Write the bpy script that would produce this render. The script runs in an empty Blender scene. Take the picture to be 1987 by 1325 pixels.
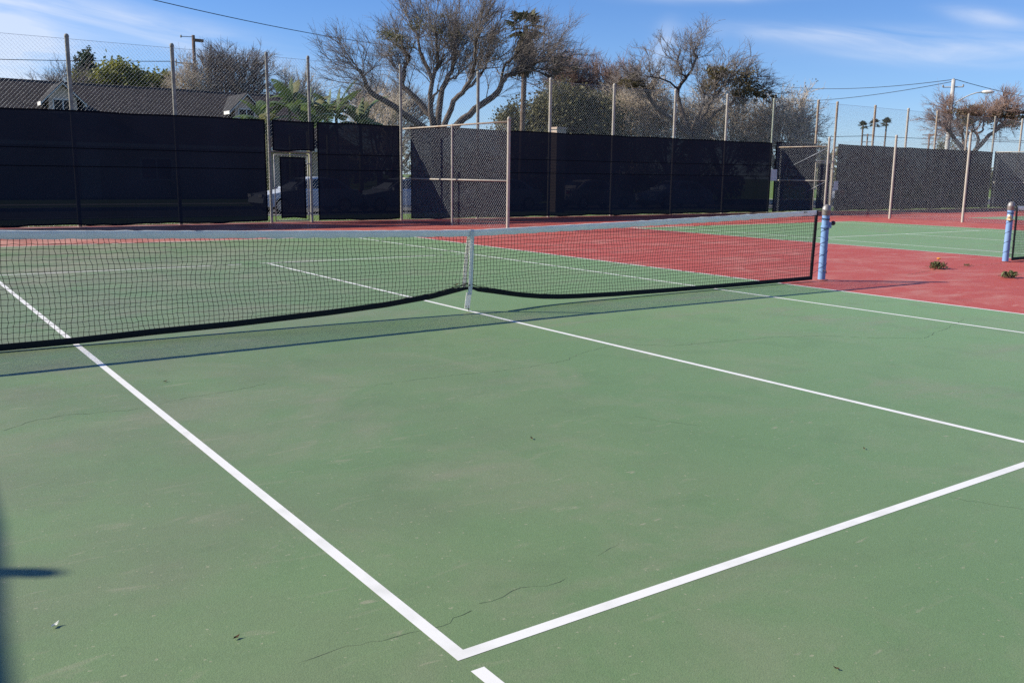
import bpy, math, random
import numpy as np
from mathutils import Vector, Matrix

# ------------------------------------------------------------------ camera, sky, sun, exposure
scene = bpy.context.scene
COL = scene.collection
PI = math.pi

cam_data = bpy.data.cameras.new('camera')
cam = bpy.data.objects.new('camera', cam_data)
COL.objects.link(cam)
RT = Vector((0.8176458, -0.5755811, 0.0127188))
UP = Vector((0.0927979, 0.1535634, 0.9837717))
FW = Vector((0.5681935, 0.8031966, -0.1789731))
mw = Matrix((( RT.x, UP.x, -FW.x, -5.5382), (RT.y, UP.y, -FW.y, -8.6870), (RT.z, UP.z, -FW.z, 1.5287), (0, 0, 0, 1)))
cam.matrix_world = mw
cam_data.sensor_width = 36.0
cam_data.lens = 32.1856
cam_data.clip_start = 0.05
cam_data.clip_end = 3000
scene.camera = cam

SUN_EL = math.radians(30.8)
SUN_AZ = math.atan2(-1.34, 1.01)            # clockwise from +Y, seen from above

world = bpy.data.worlds.new('World')
scene.world = world
world.use_nodes = True
wn = world.node_tree
wn.nodes.clear()
def N(tree, kind, **kw):
    n = tree.nodes.new(kind)
    for k, v in kw.items():
        setattr(n, k, v)
    return n
def link(tree, a, b):
    tree.links.new(a, b)
def mathn(tree, op, a, b=None, clamp=False):
    n = N(tree, 'ShaderNodeMath', operation=op, use_clamp=clamp)
    for i, v in enumerate((a, b)):
        if v is None:
            continue
        if isinstance(v, (int, float)):
            n.inputs[i].default_value = v
        else:
            link(tree, v, n.inputs[i])
    return n.outputs[0]
sky = N(wn, 'ShaderNodeTexSky', sky_type='NISHITA')
sky.sun_disc = False
sky.sun_elevation = SUN_EL
sky.sun_rotation = SUN_AZ % (2 * PI)
sky.altitude = 600
sky.air_density = 1.0
sky.dust_density = 0.0
sky.ozone_density = 3.0
hsv = N(wn, 'ShaderNodeHueSaturation')
hsv.inputs['Saturation'].default_value = 1.15
hsv.inputs['Value'].default_value = 1.0
link(wn, sky.outputs[0], hsv.inputs['Color'])
# thin cirrus: streaky noise over azimuth / elevation, gathered in a few banks
tc = N(wn, 'ShaderNodeTexCoord')
sep = N(wn, 'ShaderNodeSeparateXYZ')
link(wn, tc.outputs['Generated'], sep.inputs[0])
az = mathn(wn, 'ARCTAN2', sep.outputs[0], sep.outputs[1])
el = mathn(wn, 'ARCSINE', sep.outputs[2])
comb = N(wn, 'ShaderNodeCombineXYZ')
link(wn, mathn(wn, 'ADD', mathn(wn, 'MULTIPLY', az, 5.0), mathn(wn, 'MULTIPLY', el, 6.0)), comb.inputs[0])
link(wn, mathn(wn, 'ADD', mathn(wn, 'MULTIPLY', el, 26.0), mathn(wn, 'MULTIPLY', az, 3.0)), comb.inputs[1])
nz = N(wn, 'ShaderNodeTexNoise')
nz.inputs['Scale'].default_value = 1.3
nz.inputs['Detail'].default_value = 7
nz.inputs['Roughness'].default_value = 0.55
nz.inputs['Distortion'].default_value = 0.7
link(wn, comb.outputs[0], nz.inputs['Vector'])
def bank(a0, e0, wa, we, slope=0.0):
    da = mathn(wn, 'SUBTRACT', az, math.radians(a0))
    de = mathn(wn, 'SUBTRACT', mathn(wn, 'SUBTRACT', el, math.radians(e0)), mathn(wn, 'MULTIPLY', da, slope))
    x = mathn(wn, 'POWER', mathn(wn, 'ABSOLUTE', mathn(wn, 'DIVIDE', da, math.radians(wa))), 2.0)
    y = mathn(wn, 'POWER', mathn(wn, 'ABSOLUTE', mathn(wn, 'DIVIDE', de, math.radians(we))), 2.0)
    return mathn(wn, 'POWER', 2.718, mathn(wn, 'MULTIPLY', mathn(wn, 'ADD', x, y), -1.0))
tot = mathn(wn, 'MULTIPLY', bank(5.5, 7.4, 5.5, 2.6, -0.35), 2.2)
for b in ((-6, 12, 9, 4, -0.2), (52.5, 8.1, 5.0, 0.45, -0.06), (60, 7.0, 6.5, 0.75, -0.05), (61.5, 8.5, 2.0, 0.4, -0.25), (15.0, 7.6, 6.5, 1.0, -0.2), (44, 7.4, 0.7, 1.1, 0.7),
          (47, 10.3, 4, 0.35, 0), (80, 11, 12, 3, 0), (150, 16, 25, 6, 0.1), (-70, 18, 25, 7, 0.1), (-140, 14, 25, 6, 0)):
    tot = mathn(wn, 'ADD', tot, bank(*b))
dens = mathn(wn, 'MULTIPLY', mathn(wn, 'SUBTRACT', nz.outputs[0], 0.30), 2.6, True)
dens = mathn(wn, 'MULTIPLY', dens, tot, True)
dens = mathn(wn, 'MULTIPLY', dens, 0.68, True)
mixc = N(wn, 'ShaderNodeMix', data_type='RGBA')
link(wn, dens, mixc.inputs[0])
tint = N(wn, 'ShaderNodeMix', data_type='RGBA', blend_type='MULTIPLY')
tint.inputs[0].default_value = 1.0
tint.inputs[7].default_value = (0.80, 0.98, 1.36, 1)
link(wn, hsv.outputs[0], tint.inputs[6])
# paler air low over the horizon, all the way round
hz_f = mathn(wn, 'MULTIPLY', mathn(wn, 'POWER', 2.718, mathn(wn, 'MULTIPLY', mathn(wn, 'ABSOLUTE', el), -14.0)), 0.55, True)
pale = N(wn, 'ShaderNodeMix', data_type='RGBA')
link(wn, hz_f, pale.inputs[0])
link(wn, tint.outputs[2], pale.inputs[6])
pale.inputs[7].default_value = (4.6, 6.4, 8.6, 1)
link(wn, pale.outputs[2], mixc.inputs[6])
mixc.inputs[7].default_value = (7.6, 8.2, 9.4, 1)
bg = N(wn, 'ShaderNodeBackground')
bg.inputs['Strength'].default_value = 0.069
link(wn, mixc.outputs[2], bg.inputs['Color'])
wo = N(wn, 'ShaderNodeOutputWorld')
link(wn, bg.outputs[0], wo.inputs[0])

sun_data = bpy.data.lights.new('sun', 'SUN')
sun_data.energy = 5.0
sun_data.angle = math.radians(0.53)
sun_data.color = (1.0, 0.93, 0.81)
sun = bpy.data.objects.new('sun', sun_data)
COL.objects.link(sun)
sdir = Vector((math.sin(SUN_AZ) * math.cos(SUN_EL), math.cos(SUN_AZ) * math.cos(SUN_EL), math.sin(SUN_EL)))
sun.rotation_euler = sdir.to_track_quat('Z', 'Y').to_euler()
sun.location = (-20, 20, 30)

vs = scene.view_settings
vs.view_transform = 'Standard'
vs.look = 'None'
vs.exposure = 0.65
vs.gamma = 1.0
scene.render.engine = 'CYCLES'
scene.cycles.use_denoising = False
scene.cycles.max_bounces = 6
scene.cycles.transparent_max_bounces = 16

random.seed(7)
RNG = np.random.default_rng(11)

# ------------------------------------------------------------------ materials
def mat(name, col, rough=0.7, spec=0.4, metal=0.0, var=None, scale=4.0, detail=4, bump=0.0, bscale=60.0, stretch=None, contrast=(0.35, 0.65)):
    m = bpy.data.materials.new(name)
    m.use_nodes = True
    t = m.node_tree
    p = t.nodes['Principled BSDF']
    p.inputs['Roughness'].default_value = rough
    p.inputs['Specular IOR Level'].default_value = spec
    p.inputs['Metallic'].default_value = metal
    p.inputs['Base Color'].default_value = (*col, 1)
    co = N(t, 'ShaderNodeTexCoord')
    vec = co.outputs['Object']
    if stretch:
        mp = N(t, 'ShaderNodeMapping')
        mp.inputs['Scale'].default_value = stretch
        link(t, vec, mp.inputs[0])
        vec = mp.outputs[0]
    if var:
        n = N(t, 'ShaderNodeTexNoise')
        n.inputs['Scale'].default_value = scale
        n.inputs['Detail'].default_value = detail
        link(t, vec, n.inputs['Vector'])
        r = N(t, 'ShaderNodeValToRGB')
        r.color_ramp.elements[0].position = contrast[0]
        r.color_ramp.elements[1].position = contrast[1]
        r.color_ramp.elements[0].color = (*col, 1)
        r.color_ramp.elements[1].color = (*var, 1)
        link(t, n.outputs[0], r.inputs[0])
        link(t, r.outputs[0], p.inputs['Base Color'])
    if bump:
        n2 = N(t, 'ShaderNodeTexNoise')
        n2.inputs['Scale'].default_value = bscale
        n2.inputs['Detail'].default_value = 3
        link(t, vec, n2.inputs['Vector'])
        b = N(t, 'ShaderNodeBump')
        b.inputs['Strength'].default_value = bump
        b.inputs['Distance'].default_value = 0.02
        link(t, n2.outputs[0], b.inputs['Height'])
        link(t, b.outputs[0], p.inputs['Normal'])
    return m

def court_mat(name, base, alt, dust, rough, dust_amt=0.5):
    """Acrylic court paint: broad mottling, dusty scuffs with a shape of their own, fine sand grain."""
    m = bpy.data.materials.new(name)
    m.use_nodes = True
    t = m.node_tree
    p = t.nodes['Principled BSDF']
    co = N(t, 'ShaderNodeTexCoord').outputs['Object']
    def noise(scale, detail=5, rough_=0.55, vec=None, dist=0.0):
        n = N(t, 'ShaderNodeTexNoise')
        n.inputs['Scale'].default_value = scale
        n.inputs['Detail'].default_value = detail
        n.inputs['Roughness'].default_value = rough_
        n.inputs['Distortion'].default_value = dist
        link(t, vec or co, n.inputs['Vector'])
        return n.outputs[0]
    def ramp(v, a, b):
        r = N(t, 'ShaderNodeMapRange')
        r.inputs[1].default_value = a
        r.inputs[2].default_value = b
        link(t, v, r.inputs[0])
        return r.outputs[0]
    def mix(f, a, b):
        x = N(t, 'ShaderNodeMix', data_type='RGBA')
        link(t, f, x.inputs[0])
        for i, c in ((6, a), (7, b)):
            if isinstance(c, tuple):
                x.inputs[i].default_value = (*c, 1)
            else:
                link(t, c, x.inputs[i])
        return x.outputs[2]
    c = mix(ramp(noise(0.55, 5), 0.35, 0.68), base, alt)
    # dust and wear with the far-left sheen coloured in, heavier towards left and far
    sp = N(t, 'ShaderNodeSeparateXYZ')
    link(t, co, sp.inputs[0])
    west = ramp(mathn(t, 'SUBTRACT', sp.outputs[0], mathn(t, 'MULTIPLY', sp.outputs[1], 0.35)), 0.5, -6.0)
    sheen_right = ramp(sp.outputs[0], -2.0, 6.0)  # painted-in sheen: base colour lightens towards the right
    c = mix(mathn(t, 'MULTIPLY', sheen_right, 0.9), c, tuple(min(1.0, k * 1.5) for k in base))
    mp = N(t, 'ShaderNodeMapping')
    mp.inputs['Rotation'].default_value = (0, 0, 0.5)
    mp.inputs['Scale'].default_value = (0.8, 3.2, 1)
    link(t, co, mp.inputs[0])
    d1 = ramp(noise(1.1, 6, 0.6, mp.outputs[0], 0.4), 0.50, 0.72)
    d2 = ramp(noise(0.42, 4), 0.42, 0.7)
    f = mathn(t, 'MULTIPLY', mathn(t, 'MULTIPLY', d1, d2), dust_amt, True)
    c = mix(f, c, dust)
    d3 = ramp(noise(1.3, 4, 0.6), 0.36, 0.66)
    c = mix(mathn(t, 'MULTIPLY', mathn(t, 'MULTIPLY', west, d3), 0.75, True), c, tuple(k * 0.72 for k in dust))
    far = ramp(sp.outputs[1], 1.0, 6.0)
    d10 = ramp(noise(0.9, 6, 0.6, None, 0.5), 0.40, 0.66)
    c = mix(mathn(t, 'MULTIPLY', mathn(t, 'MULTIPLY', far, d10), mathn(t, 'MULTIPLY', west, 0.75), True), c, tuple(min(1.0, k * 1.25) for k in dust))
    # ball marks and rubbed streaks, thickest where play wears the paint
    d5 = ramp(noise(2.6, 7, 0.62, mp.outputs[0], 1.2), 0.60, 0.74)
    c = mix(mathn(t, 'MULTIPLY', mathn(t, 'MULTIPLY', d5, mathn(t, 'ADD', west, 0.25)), 0.65, True), c, tuple(min(1.0, k * 1.25) for k in dust))
    d6 = ramp(noise(9.0, 6, 0.65), 0.58, 0.78)
    c = mix(mathn(t, 'MULTIPLY', d6, 0.16), c, tuple(k * 0.55 for k in base))
    # small scuffs
    d7 = ramp(noise(0.85, 7, 0.66, None, 0.9), 0.50, 0.78)
    c = mix(mathn(t, 'MULTIPLY', d7, 0.50), c, tuple(min(1.0, k * 1.12) for k in dust))
    d8 = ramp(noise(1.9, 6, 0.6, None, 0.4), 0.52, 0.80)
    c = mix(mathn(t, 'MULTIPLY', d8, 0.30), c, tuple(k * 0.62 for k in base))
    d4 = ramp(noise(5.5, 3, 0.5, mp.outputs[0], 0.8), 0.69, 0.75)
    c = mix(mathn(t, 'MULTIPLY', d4, 0.6), c, tuple(min(1.0, k * 1.3) for k in dust))
    # pale grit
    d9 = ramp(noise(46, 1, 0.4), 0.735, 0.76)
    c = mix(mathn(t, 'MULTIPLY', d9, 0.55), c, tuple(min(1.0, k * 1.5) for k in dust))
    # grain
    g = noise(210, 2, 0.6)
    gm = N(t, 'ShaderNodeMix', data_type='RGBA', blend_type='MULTIPLY')
    gm.inputs[0].default_value = 0.55
    link(t, c, gm.inputs[6])
    rr = N(t, 'ShaderNodeMapRange')
    rr.inputs[1].default_value = 0.3
    rr.inputs[2].default_value = 0.7
    rr.inputs[3].default_value = 0.72
    rr.inputs[4].default_value = 1.25
    link(t, g, rr.inputs[0])
    cr = N(t, 'ShaderNodeCombineColor')
    for i in range(3):
        link(t, rr.outputs[0], cr.inputs[i])
    link(t, cr.outputs[0], gm.inputs[7])
    link(t, gm.outputs[2], p.inputs['Base Color'])
    p.inputs['Roughness'].default_value = rough
    p.inputs['Specular IOR Level'].default_value = 0.5
    b = N(t, 'ShaderNodeBump')
    b.inputs['Strength'].default_value = 0.35
    b.inputs['Distance'].default_value = 0.004
    link(t, g, b.inputs['Height'])
    link(t, b.outputs[0], p.inputs['Normal'])
    return m

def screen_mat(name, col, see):
    m = bpy.data.materials.new(name)
    m.use_nodes = True
    t = m.node_tree
    p = t.nodes['Principled BSDF']
    p.inputs['Roughness'].default_value = 0.9
    p.inputs['Specular IOR Level'].default_value = 0.05
    co = N(t, 'ShaderNodeTexCoord').outputs['Object']
    n = N(t, 'ShaderNodeTexNoise')
    n.inputs['Scale'].default_value = 0.9
    n.inputs['Detail'].default_value = 6
    link(t, co, n.inputs['Vector'])
    r = N(t, 'ShaderNodeValToRGB')
    r.color_ramp.elements[0].color = (*[c * 0.75 for c in col], 1)
    r.color_ramp.elements[1].color = (*[c * 1.35 for c in col], 1)
    link(t, n.outputs[0], r.inputs[0])
    link(t, r.outputs[0], p.inputs['Base Color'])
    tr = N(t, 'ShaderNodeBsdfTransparent')
    mx = N(t, 'ShaderNodeMixShader')
    mx.inputs[0].default_value = see
    link(t, p.outputs[0], mx.inputs[1])
    link(t, tr.outputs[0], mx.inputs[2])
    link(t, mx.outputs[0], t.nodes['Material Output'].inputs[0])
    return m

def leaf_mat(name, a, b, scale=1.2, transl=0.35):
    m = bpy.data.materials.new(name)
    m.use_nodes = True
    t = m.node_tree
    p = t.nodes['Principled BSDF']
    p.inputs['Roughness'].default_value = 0.55
    p.inputs['Specular IOR Level'].default_value = 0.3
    co = N(t, 'ShaderNodeTexCoord').outputs['Object']
    n = N(t, 'ShaderNodeTexNoise')
    n.inputs['Scale'].default_value = scale
    n.inputs['Detail'].default_value = 6
    n.inputs['Roughness'].default_value = 0.7
    link(t, co, n.inputs['Vector'])
    r = N(t, 'ShaderNodeValToRGB')
    r.color_ramp.elements[0].position = 0.35
    r.color_ramp.elements[1].position = 0.65
    r.color_ramp.elements[0].color = (*a, 1)
    r.color_ramp.elements[1].color = (*b, 1)
    link(t, n.outputs[0], r.inputs[0])
    link(t, r.outputs[0], p.inputs['Base Color'])
    tl = N(t, 'ShaderNodeBsdfTranslucent')
    link(t, r.outputs[0], tl.inputs['Color'])
    mx = N(t, 'ShaderNodeMixShader')
    mx.inputs[0].default_value = transl
    link(t, p.outputs[0], mx.inputs[1])
    link(t, tl.outputs[0], mx.inputs[2])
    link(t, mx.outputs[0], t.nodes['Material Output'].inputs[0])
    return m

M = {}
M['green'] = court_mat('green_court_paint', (0.132, 0.216, 0.087), (0.154, 0.228, 0.098), (0.235, 0.225, 0.150), 0.50, 0.8)
M['red'] = court_mat('red_court_paint', (0.290, 0.053, 0.034), (0.315, 0.066, 0.045), (0.50, 0.27, 0.21), 0.6, 0.9)
M['line'] = mat('white_line_paint', (0.74, 0.735, 0.70), 0.6, 0.3, var=(0.60, 0.60, 0.56), scale=7, detail=8, contrast=(0.48, 0.85))
M['line_bright'] = mat('bright_line_paint', (0.84, 0.84, 0.80), 0.6, 0.3, var=(0.74, 0.74, 0.70), scale=4)
M['line_old'] = mat('worn_line_paint', (0.56, 0.58, 0.52), 0.6, 0.3, var=(0.40, 0.44, 0.36), scale=3, contrast=(0.4, 0.75))
M['crack'] = mat('crack_filler', (0.045, 0.055, 0.042), 0.95, 0.1, var=(0.10, 0.13, 0.09), scale=9)
M['grass'] = mat('lawn_grass', (0.085, 0.15, 0.035), 0.9, 0.1, var=(0.13, 0.18, 0.05), scale=1.5, bump=0.5, bscale=25)
M['blade'] = leaf_mat('grass_blade', (0.09, 0.16, 0.03), (0.16, 0.22, 0.06), 3)
M['asphalt'] = mat('asphalt', (0.05, 0.05, 0.052), 0.85, 0.3, var=(0.075, 0.074, 0.072), scale=2, bump=0.3)
M['concrete'] = mat('concrete', (0.36, 0.34, 0.31), 0.85, 0.3, var=(0.46, 0.44, 0.40), scale=3, bump=0.2)
M['screen'] = screen_mat('windscreen_fabric', (0.0225, 0.0255, 0.0355), 0.020)
M['hem'] = mat('windscreen_hem', (0.008, 0.009, 0.014), 0.9, 0.05)
M['galv'] = mat('galvanised_wire', (0.33, 0.36, 0.395), 0.5, 0.5, 0.35)
M['galv_dark'] = mat('weathered_wire', (0.30, 0.295, 0.29), 0.6, 0.4, 0.3)
M['pipe'] = mat('weathered_galvanised_pipe', (0.31, 0.295, 0.25), 0.7, 0.3, 0.0, var=(0.21, 0.20, 0.175), scale=9, bump=0.15, bscale=40)
M['pipe_rust'] = mat('rusty_pipe', (0.36, 0.31, 0.25), 0.8, 0.2, 0.0, var=(0.28, 0.19, 0.12), scale=5, contrast=(0.45, 0.7), bump=0.2, bscale=40)
M['pipe_green'] = mat('faded_green_pipe', (0.33, 0.35, 0.29), 0.7, 0.3, 0.0, var=(0.22, 0.26, 0.20), scale=12)
M['pipe_white'] = mat('faded_beige_pipe', (0.40, 0.37, 0.32), 0.7, 0.2, 0.0, var=(0.33, 0.28, 0.22), scale=6, contrast=(0.5, 0.75), bump=0.1)
M['band_white'] = leaf_mat('vinyl_headband', (0.74, 0.77, 0.74), (0.82, 0.84, 0.80), 6, 0.24)
M['strap'] = leaf_mat('white_canvas_strap', (0.80, 0.79, 0.74), (0.88, 0.87, 0.83), 14, 0.30)
M['cord'] = mat('black_net_cord', (0.018, 0.019, 0.021), 0.8, 0.2)
M['black_band'] = mat('black_vinyl_band', (0.012, 0.0125, 0.014), 0.65, 0.2, bump=0.2, bscale=25)
M['blue'] = mat('pale_blue_paint', (0.155, 0.285, 0.52), 0.6, 0.3, var=(0.20, 0.32, 0.50), scale=5, bump=0.1, bscale=30, contrast=(0.3, 0.7), stretch=(1, 1, 0.4))
M['steel'] = mat('grey_cast_metal', (0.24, 0.235, 0.23), 0.5, 0.5, 0.3, var=(0.24, 0.22, 0.21), scale=14)
M['brass'] = mat('dull_brass', (0.52, 0.43, 0.27), 0.45, 0.5, 0.5)
M['dark_metal'] = mat('dark_oiled_metal', (0.06, 0.055, 0.055), 0.5, 0.5, 0.4)
M['rope'] = mat('dark_rope', (0.05, 0.06, 0.10), 0.9, 0.1)
M['bark'] = mat('grey_brown_bark', (0.080, 0.064, 0.054), 0.95, 0.1, var=(0.14, 0.115, 0.098), scale=4, bump=0.6, bscale=14)
M['twig'] = mat('brown_twig', (0.165, 0.142, 0.130), 0.9, 0.1, var=(0.25, 0.22, 0.20), scale=1.2)
M['twig_gray'] = mat('grey_twig', (0.46, 0.39, 0.30), 0.9, 0.1, var=(0.56, 0.48, 0.38), scale=0.8)
M['twig_red'] = mat('reddish_twig', (0.22, 0.14, 0.115), 0.9, 0.1, var=(0.31, 0.22, 0.18), scale=0.8)
M['leaf_olive'] = leaf_mat('olive_leaves', (0.080, 0.082, 0.034), (0.175, 0.160, 0.075))
M['leaf_brown'] = leaf_mat('brown_olive_leaves', (0.105, 0.086, 0.042), (0.195, 0.160, 0.080))
M['leaf_green'] = leaf_mat('sunny_green_leaves', (0.115, 0.140, 0.026), (0.270, 0.265, 0.052))
M['leaf_dark'] = leaf_mat('dark_conifer_leaves', (0.025, 0.045, 0.022), (0.06, 0.085, 0.045))
M['banana'] = leaf_mat('banana_leaf', (0.042, 0.090, 0.022), (0.150, 0.205, 0.065), 1.3, 0.35)
M['banana_dry'] = leaf_mat('dry_banana_leaf', (0.13, 0.13, 0.05), (0.26, 0.25, 0.12), 1.3, 0.3)
M['midrib'] = mat('pale_midrib', (0.22, 0.27, 0.11), 0.6)
M['palm'] = leaf_mat('palm_leaf', (0.050, 0.055, 0.028), (0.110, 0.110, 0.050), 0.8)
M['palm_dead'] = leaf_mat('dead_palm_leaf', (0.10, 0.085, 0.05), (0.20, 0.165, 0.10), 1.4)
M['palm_trunk'] = mat('palm_trunk', (0.12, 0.085, 0.065), 0.9, 0.1, var=(0.18, 0.135, 0.105), scale=6, bump=0.5, bscale=12)
M['rooftile'] = mat('dark_roof_tile', (0.050, 0.041, 0.037), 0.9, 0.12, var=(0.078, 0.064, 0.057), scale=2.5, bump=0.2)
M['stucco'] = mat('tan_stucco', (0.46, 0.37, 0.30), 0.9, 0.1, var=(0.52, 0.43, 0.35), scale=6, bump=0.3)
M['stucco_gray'] = mat('taupe_siding', (0.62, 0.49, 0.41), 0.9, 0.1, var=(0.68, 0.55, 0.46), scale=6)
M['white'] = mat('white_trim', (0.64, 0.62, 0.58), 0.6, 0.3, var=(0.70, 0.69, 0.66), scale=6)
M['dormer_glass'] = mat('dim_window_glass', (0.015, 0.018, 0.02), 0.35, 0.15)
M['glass'] = mat('dark_window_glass', (0.02, 0.025, 0.03), 0.08, 0.6)
M['wood_pole'] = mat('creosote_pole', (0.13, 0.09, 0.07), 0.9, 0.1, var=(0.20, 0.145, 0.115), scale=5, bump=0.3)
M['pale_pole'] = mat('pale_grey_pole', (0.46, 0.45, 0.43), 0.8, 0.2, var=(0.38, 0.37, 0.35), scale=4)
M['wire'] = mat('black_cable', (0.03, 0.03, 0.035), 0.7, 0.2)
M['car_white'] = mat('white_car_paint', (0.50, 0.54, 0.60), 0.25, 0.5)
M['car_silver'] = mat('silver_car_paint', (0.52, 0.53, 0.55), 0.3, 0.5, 0.3)
M['car_dark'] = mat('dark_blue_car_paint', (0.04, 0.05, 0.08), 0.25, 0.5)
M['car_tan'] = mat('champagne_car_paint', (0.48, 0.44, 0.38), 0.3, 0.5, 0.2)
M['tyre'] = mat('tyre_rubber', (0.02, 0.02, 0.02), 0.9, 0.1)
M['rim'] = mat('alloy_rim', (0.5, 0.5, 0.52), 0.35, 0.5, 0.8)
M['lamp_red'] = mat('red_lens', (0.45, 0.02, 0.02), 0.2, 0.5)
M['lamp_clear'] = mat('clear_lens', (0.75, 0.76, 0.78), 0.12, 0.6)
M['brick'] = mat('tan_masonry', (0.44, 0.35, 0.28), 0.9, 0.1, var=(0.36, 0.27, 0.21), scale=8, bump=0.4)
M['orange'] = mat('orange_petal', (0.75, 0.30, 0.04), 0.6)
M['weed'] = leaf_mat('weed_leaf', (0.045, 0.062, 0.020), (0.20, 0.20, 0.09), 16, 0.3)
M['dead_leaf'] = mat('dead_leaf', (0.07, 0.035, 0.02), 0.8, 0.1)
M['pale_leaf'] = mat('pale_paper_scrap', (0.62, 0.64, 0.56), 0.8, 0.1)
M['dormer_tile'] = mat('dark_grey_shingle', (0.030, 0.030, 0.032), 0.9, 0.1, var=(0.044, 0.043, 0.045), scale=3)
M['dirt'] = mat('dry_dirt', (0.20, 0.15, 0.11), 0.95, 0.05, var=(0.28, 0.22, 0.16), scale=3, bump=0.4)
M['ink'] = mat('faded_black_print', (0.03, 0.03, 0.035), 0.7, 0.1)

# ------------------------------------------------------------------ mesh helpers
def root_loc(o):
    while o is not None and o.parent is not None:
        o = o.parent
    return Vector(o.location) if o is not None else Vector((0, 0, 0))

def finish(me, name, m, parent, smooth=False):
    if m is not None:
        me.materials.append(m)
    if smooth and len(me.polygons):
        me.polygons.foreach_set('use_smooth', np.ones(len(me.polygons), dtype=bool))
    o = bpy.data.objects.new(name, me)
    COL.objects.link(o)
    if parent is not None:
        o.parent = parent
    return o

class MB:
    """Collects faces and links them as one mesh object (world coordinates, made relative to the thing's base)."""
    def __init__(self):
        self.v = []
        self.f = []
    def add(self, vs, fs):
        b = len(self.v)
        self.v.extend(tuple(p) for p in vs)
        self.f.extend(tuple(b + i for i in f) for f in fs)
    def quad(self, a, b, c, d):
        self.add((a, b, c, d), ((0, 1, 2, 3),))
    def box(self, c, s, rz=0.0, mtx=None):
        x, y, z = (k / 2 for k in s)
        vs_ = [Vector((i * x, j * y, k * z)) for k in (-1, 1) for j in (-1, 1) for i in (-1, 1)]
        if mtx is not None:
            vs_ = [mtx @ p for p in vs_]
        elif rz:
            r = Matrix.Rotation(rz, 3, 'Z')
            vs_ = [r @ p for p in vs_]
        self.add([p + Vector(c) for p in vs_], ((0, 2, 3, 1), (4, 5, 7, 6), (0, 1, 5, 4), (2, 6, 7, 3), (0, 4, 6, 2), (1, 3, 7, 5)))
    def prism(self, poly, axis, a, b):
        """poly in the two other axes, extruded along axis from a to b."""
        def P(u, v, w):
            return {'x': (w, u, v), 'y': (u, w, v), 'z': (u, v, w)}[axis]
        n = len(poly)
        vs_ = [P(u, v, a) for u, v in poly] + [P(u, v, b) for u, v in poly]
        fs = [tuple(range(n))[::-1], tuple(range(n, 2 * n))]
        fs += [(i, (i + 1) % n, n + (i + 1) % n, n + i) for i in range(n)]
        self.add(vs_, fs)
    def tube(self, pts, radii, n=8, cap=True):
        pts = [Vector(p) for p in pts]
        if isinstance(radii, (int, float)):
            radii = [radii] * len(pts)
        rings = []
        ref = None
        for i, p in enumerate(pts):
            t = (pts[min(i + 1, len(pts) - 1)] - pts[max(i - 1, 0)]).normalized()
            if ref is None:
                ref = Vector((0, 0, 1)) if abs(t.z) < 0.9 else Vector((1, 0, 0))
            u = t.cross(ref).normalized()
            w = t.cross(u).normalized()
            ref = w.cross(t) * -1 if False else ref
            rings.append([p + (u * math.cos(2 * PI * k / n) + w * math.sin(2 * PI * k / n)) * radii[i] for k in range(n)])
        vs_ = [p for r in rings for p in r]
        fs = []
        for i in range(len(pts) - 1):
            for k in range(n):
                fs.append((i * n + k, i * n + (k + 1) % n, (i + 1) * n + (k + 1) % n, (i + 1) * n + k))
        if cap:
            fs.append(tuple(range(n))[::-1])
            fs.append(tuple((len(pts) - 1) * n + k for k in range(n)))
        self.add(vs_, fs)
    def lathe(self, prof, c, n=16, axis='z'):
        vs_ = []
        for r, h in prof:
            for k in range(n):
                a = 2 * PI * k / n
                q = (r * math.cos(a), r * math.sin(a), h)
                if axis == 'y':
                    q = (q[0], q[2], q[1])
                elif axis == 'x':
                    q = (q[2], q[0], q[1])
                vs_.append(Vector(q) + Vector(c))
        fs = []
        for i in range(len(prof) - 1):
            for k in range(n):
                fs.append((i * n + k, i * n + (k + 1) % n, (i + 1) * n + (k + 1) % n, (i + 1) * n + k))
        fs.append(tuple(range(n))[::-1])
        fs.append(tuple((len(prof) - 1) * n + k for k in range(n)))
        self.add(vs_, fs)
    def build(self, name, m, parent=None, smooth=False):
        off = root_loc(parent) if parent is not None else Vector((0, 0, 0))
        me = bpy.data.meshes.new(name)
        me.from_pydata([(p[0] - off.x, p[1] - off.y, p[2] - off.z) for p in self.v], [], self.f)
        me.update()
        return finish(me, name, m, parent, smooth)

def np_mesh(name, V, F, m, parent=None, smooth=False):
    """V (n,3), F (k,3) or (k,4) numpy."""
    off = np.array(root_loc(parent)) if parent is not None else np.zeros(3)
    V = np.asarray(V, dtype=np.float32) - off.astype(np.float32)
    F = np.asarray(F, dtype=np.int32)
    k = F.shape[1]
    me = bpy.data.meshes.new(name)
    me.vertices.add(len(V))
    me.vertices.foreach_set('co', V.ravel())
    me.loops.add(F.size)
    me.loops.foreach_set('vertex_index', F.ravel())
    me.polygons.add(len(F))
    me.polygons.foreach_set('loop_start', np.arange(0, F.size, k, dtype=np.int32))
    me.polygons.foreach_set('loop_total', np.full(len(F), k, dtype=np.int32))
    me.update(calc_edges=True)
    return finish(me, name, m, parent, smooth)

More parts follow.
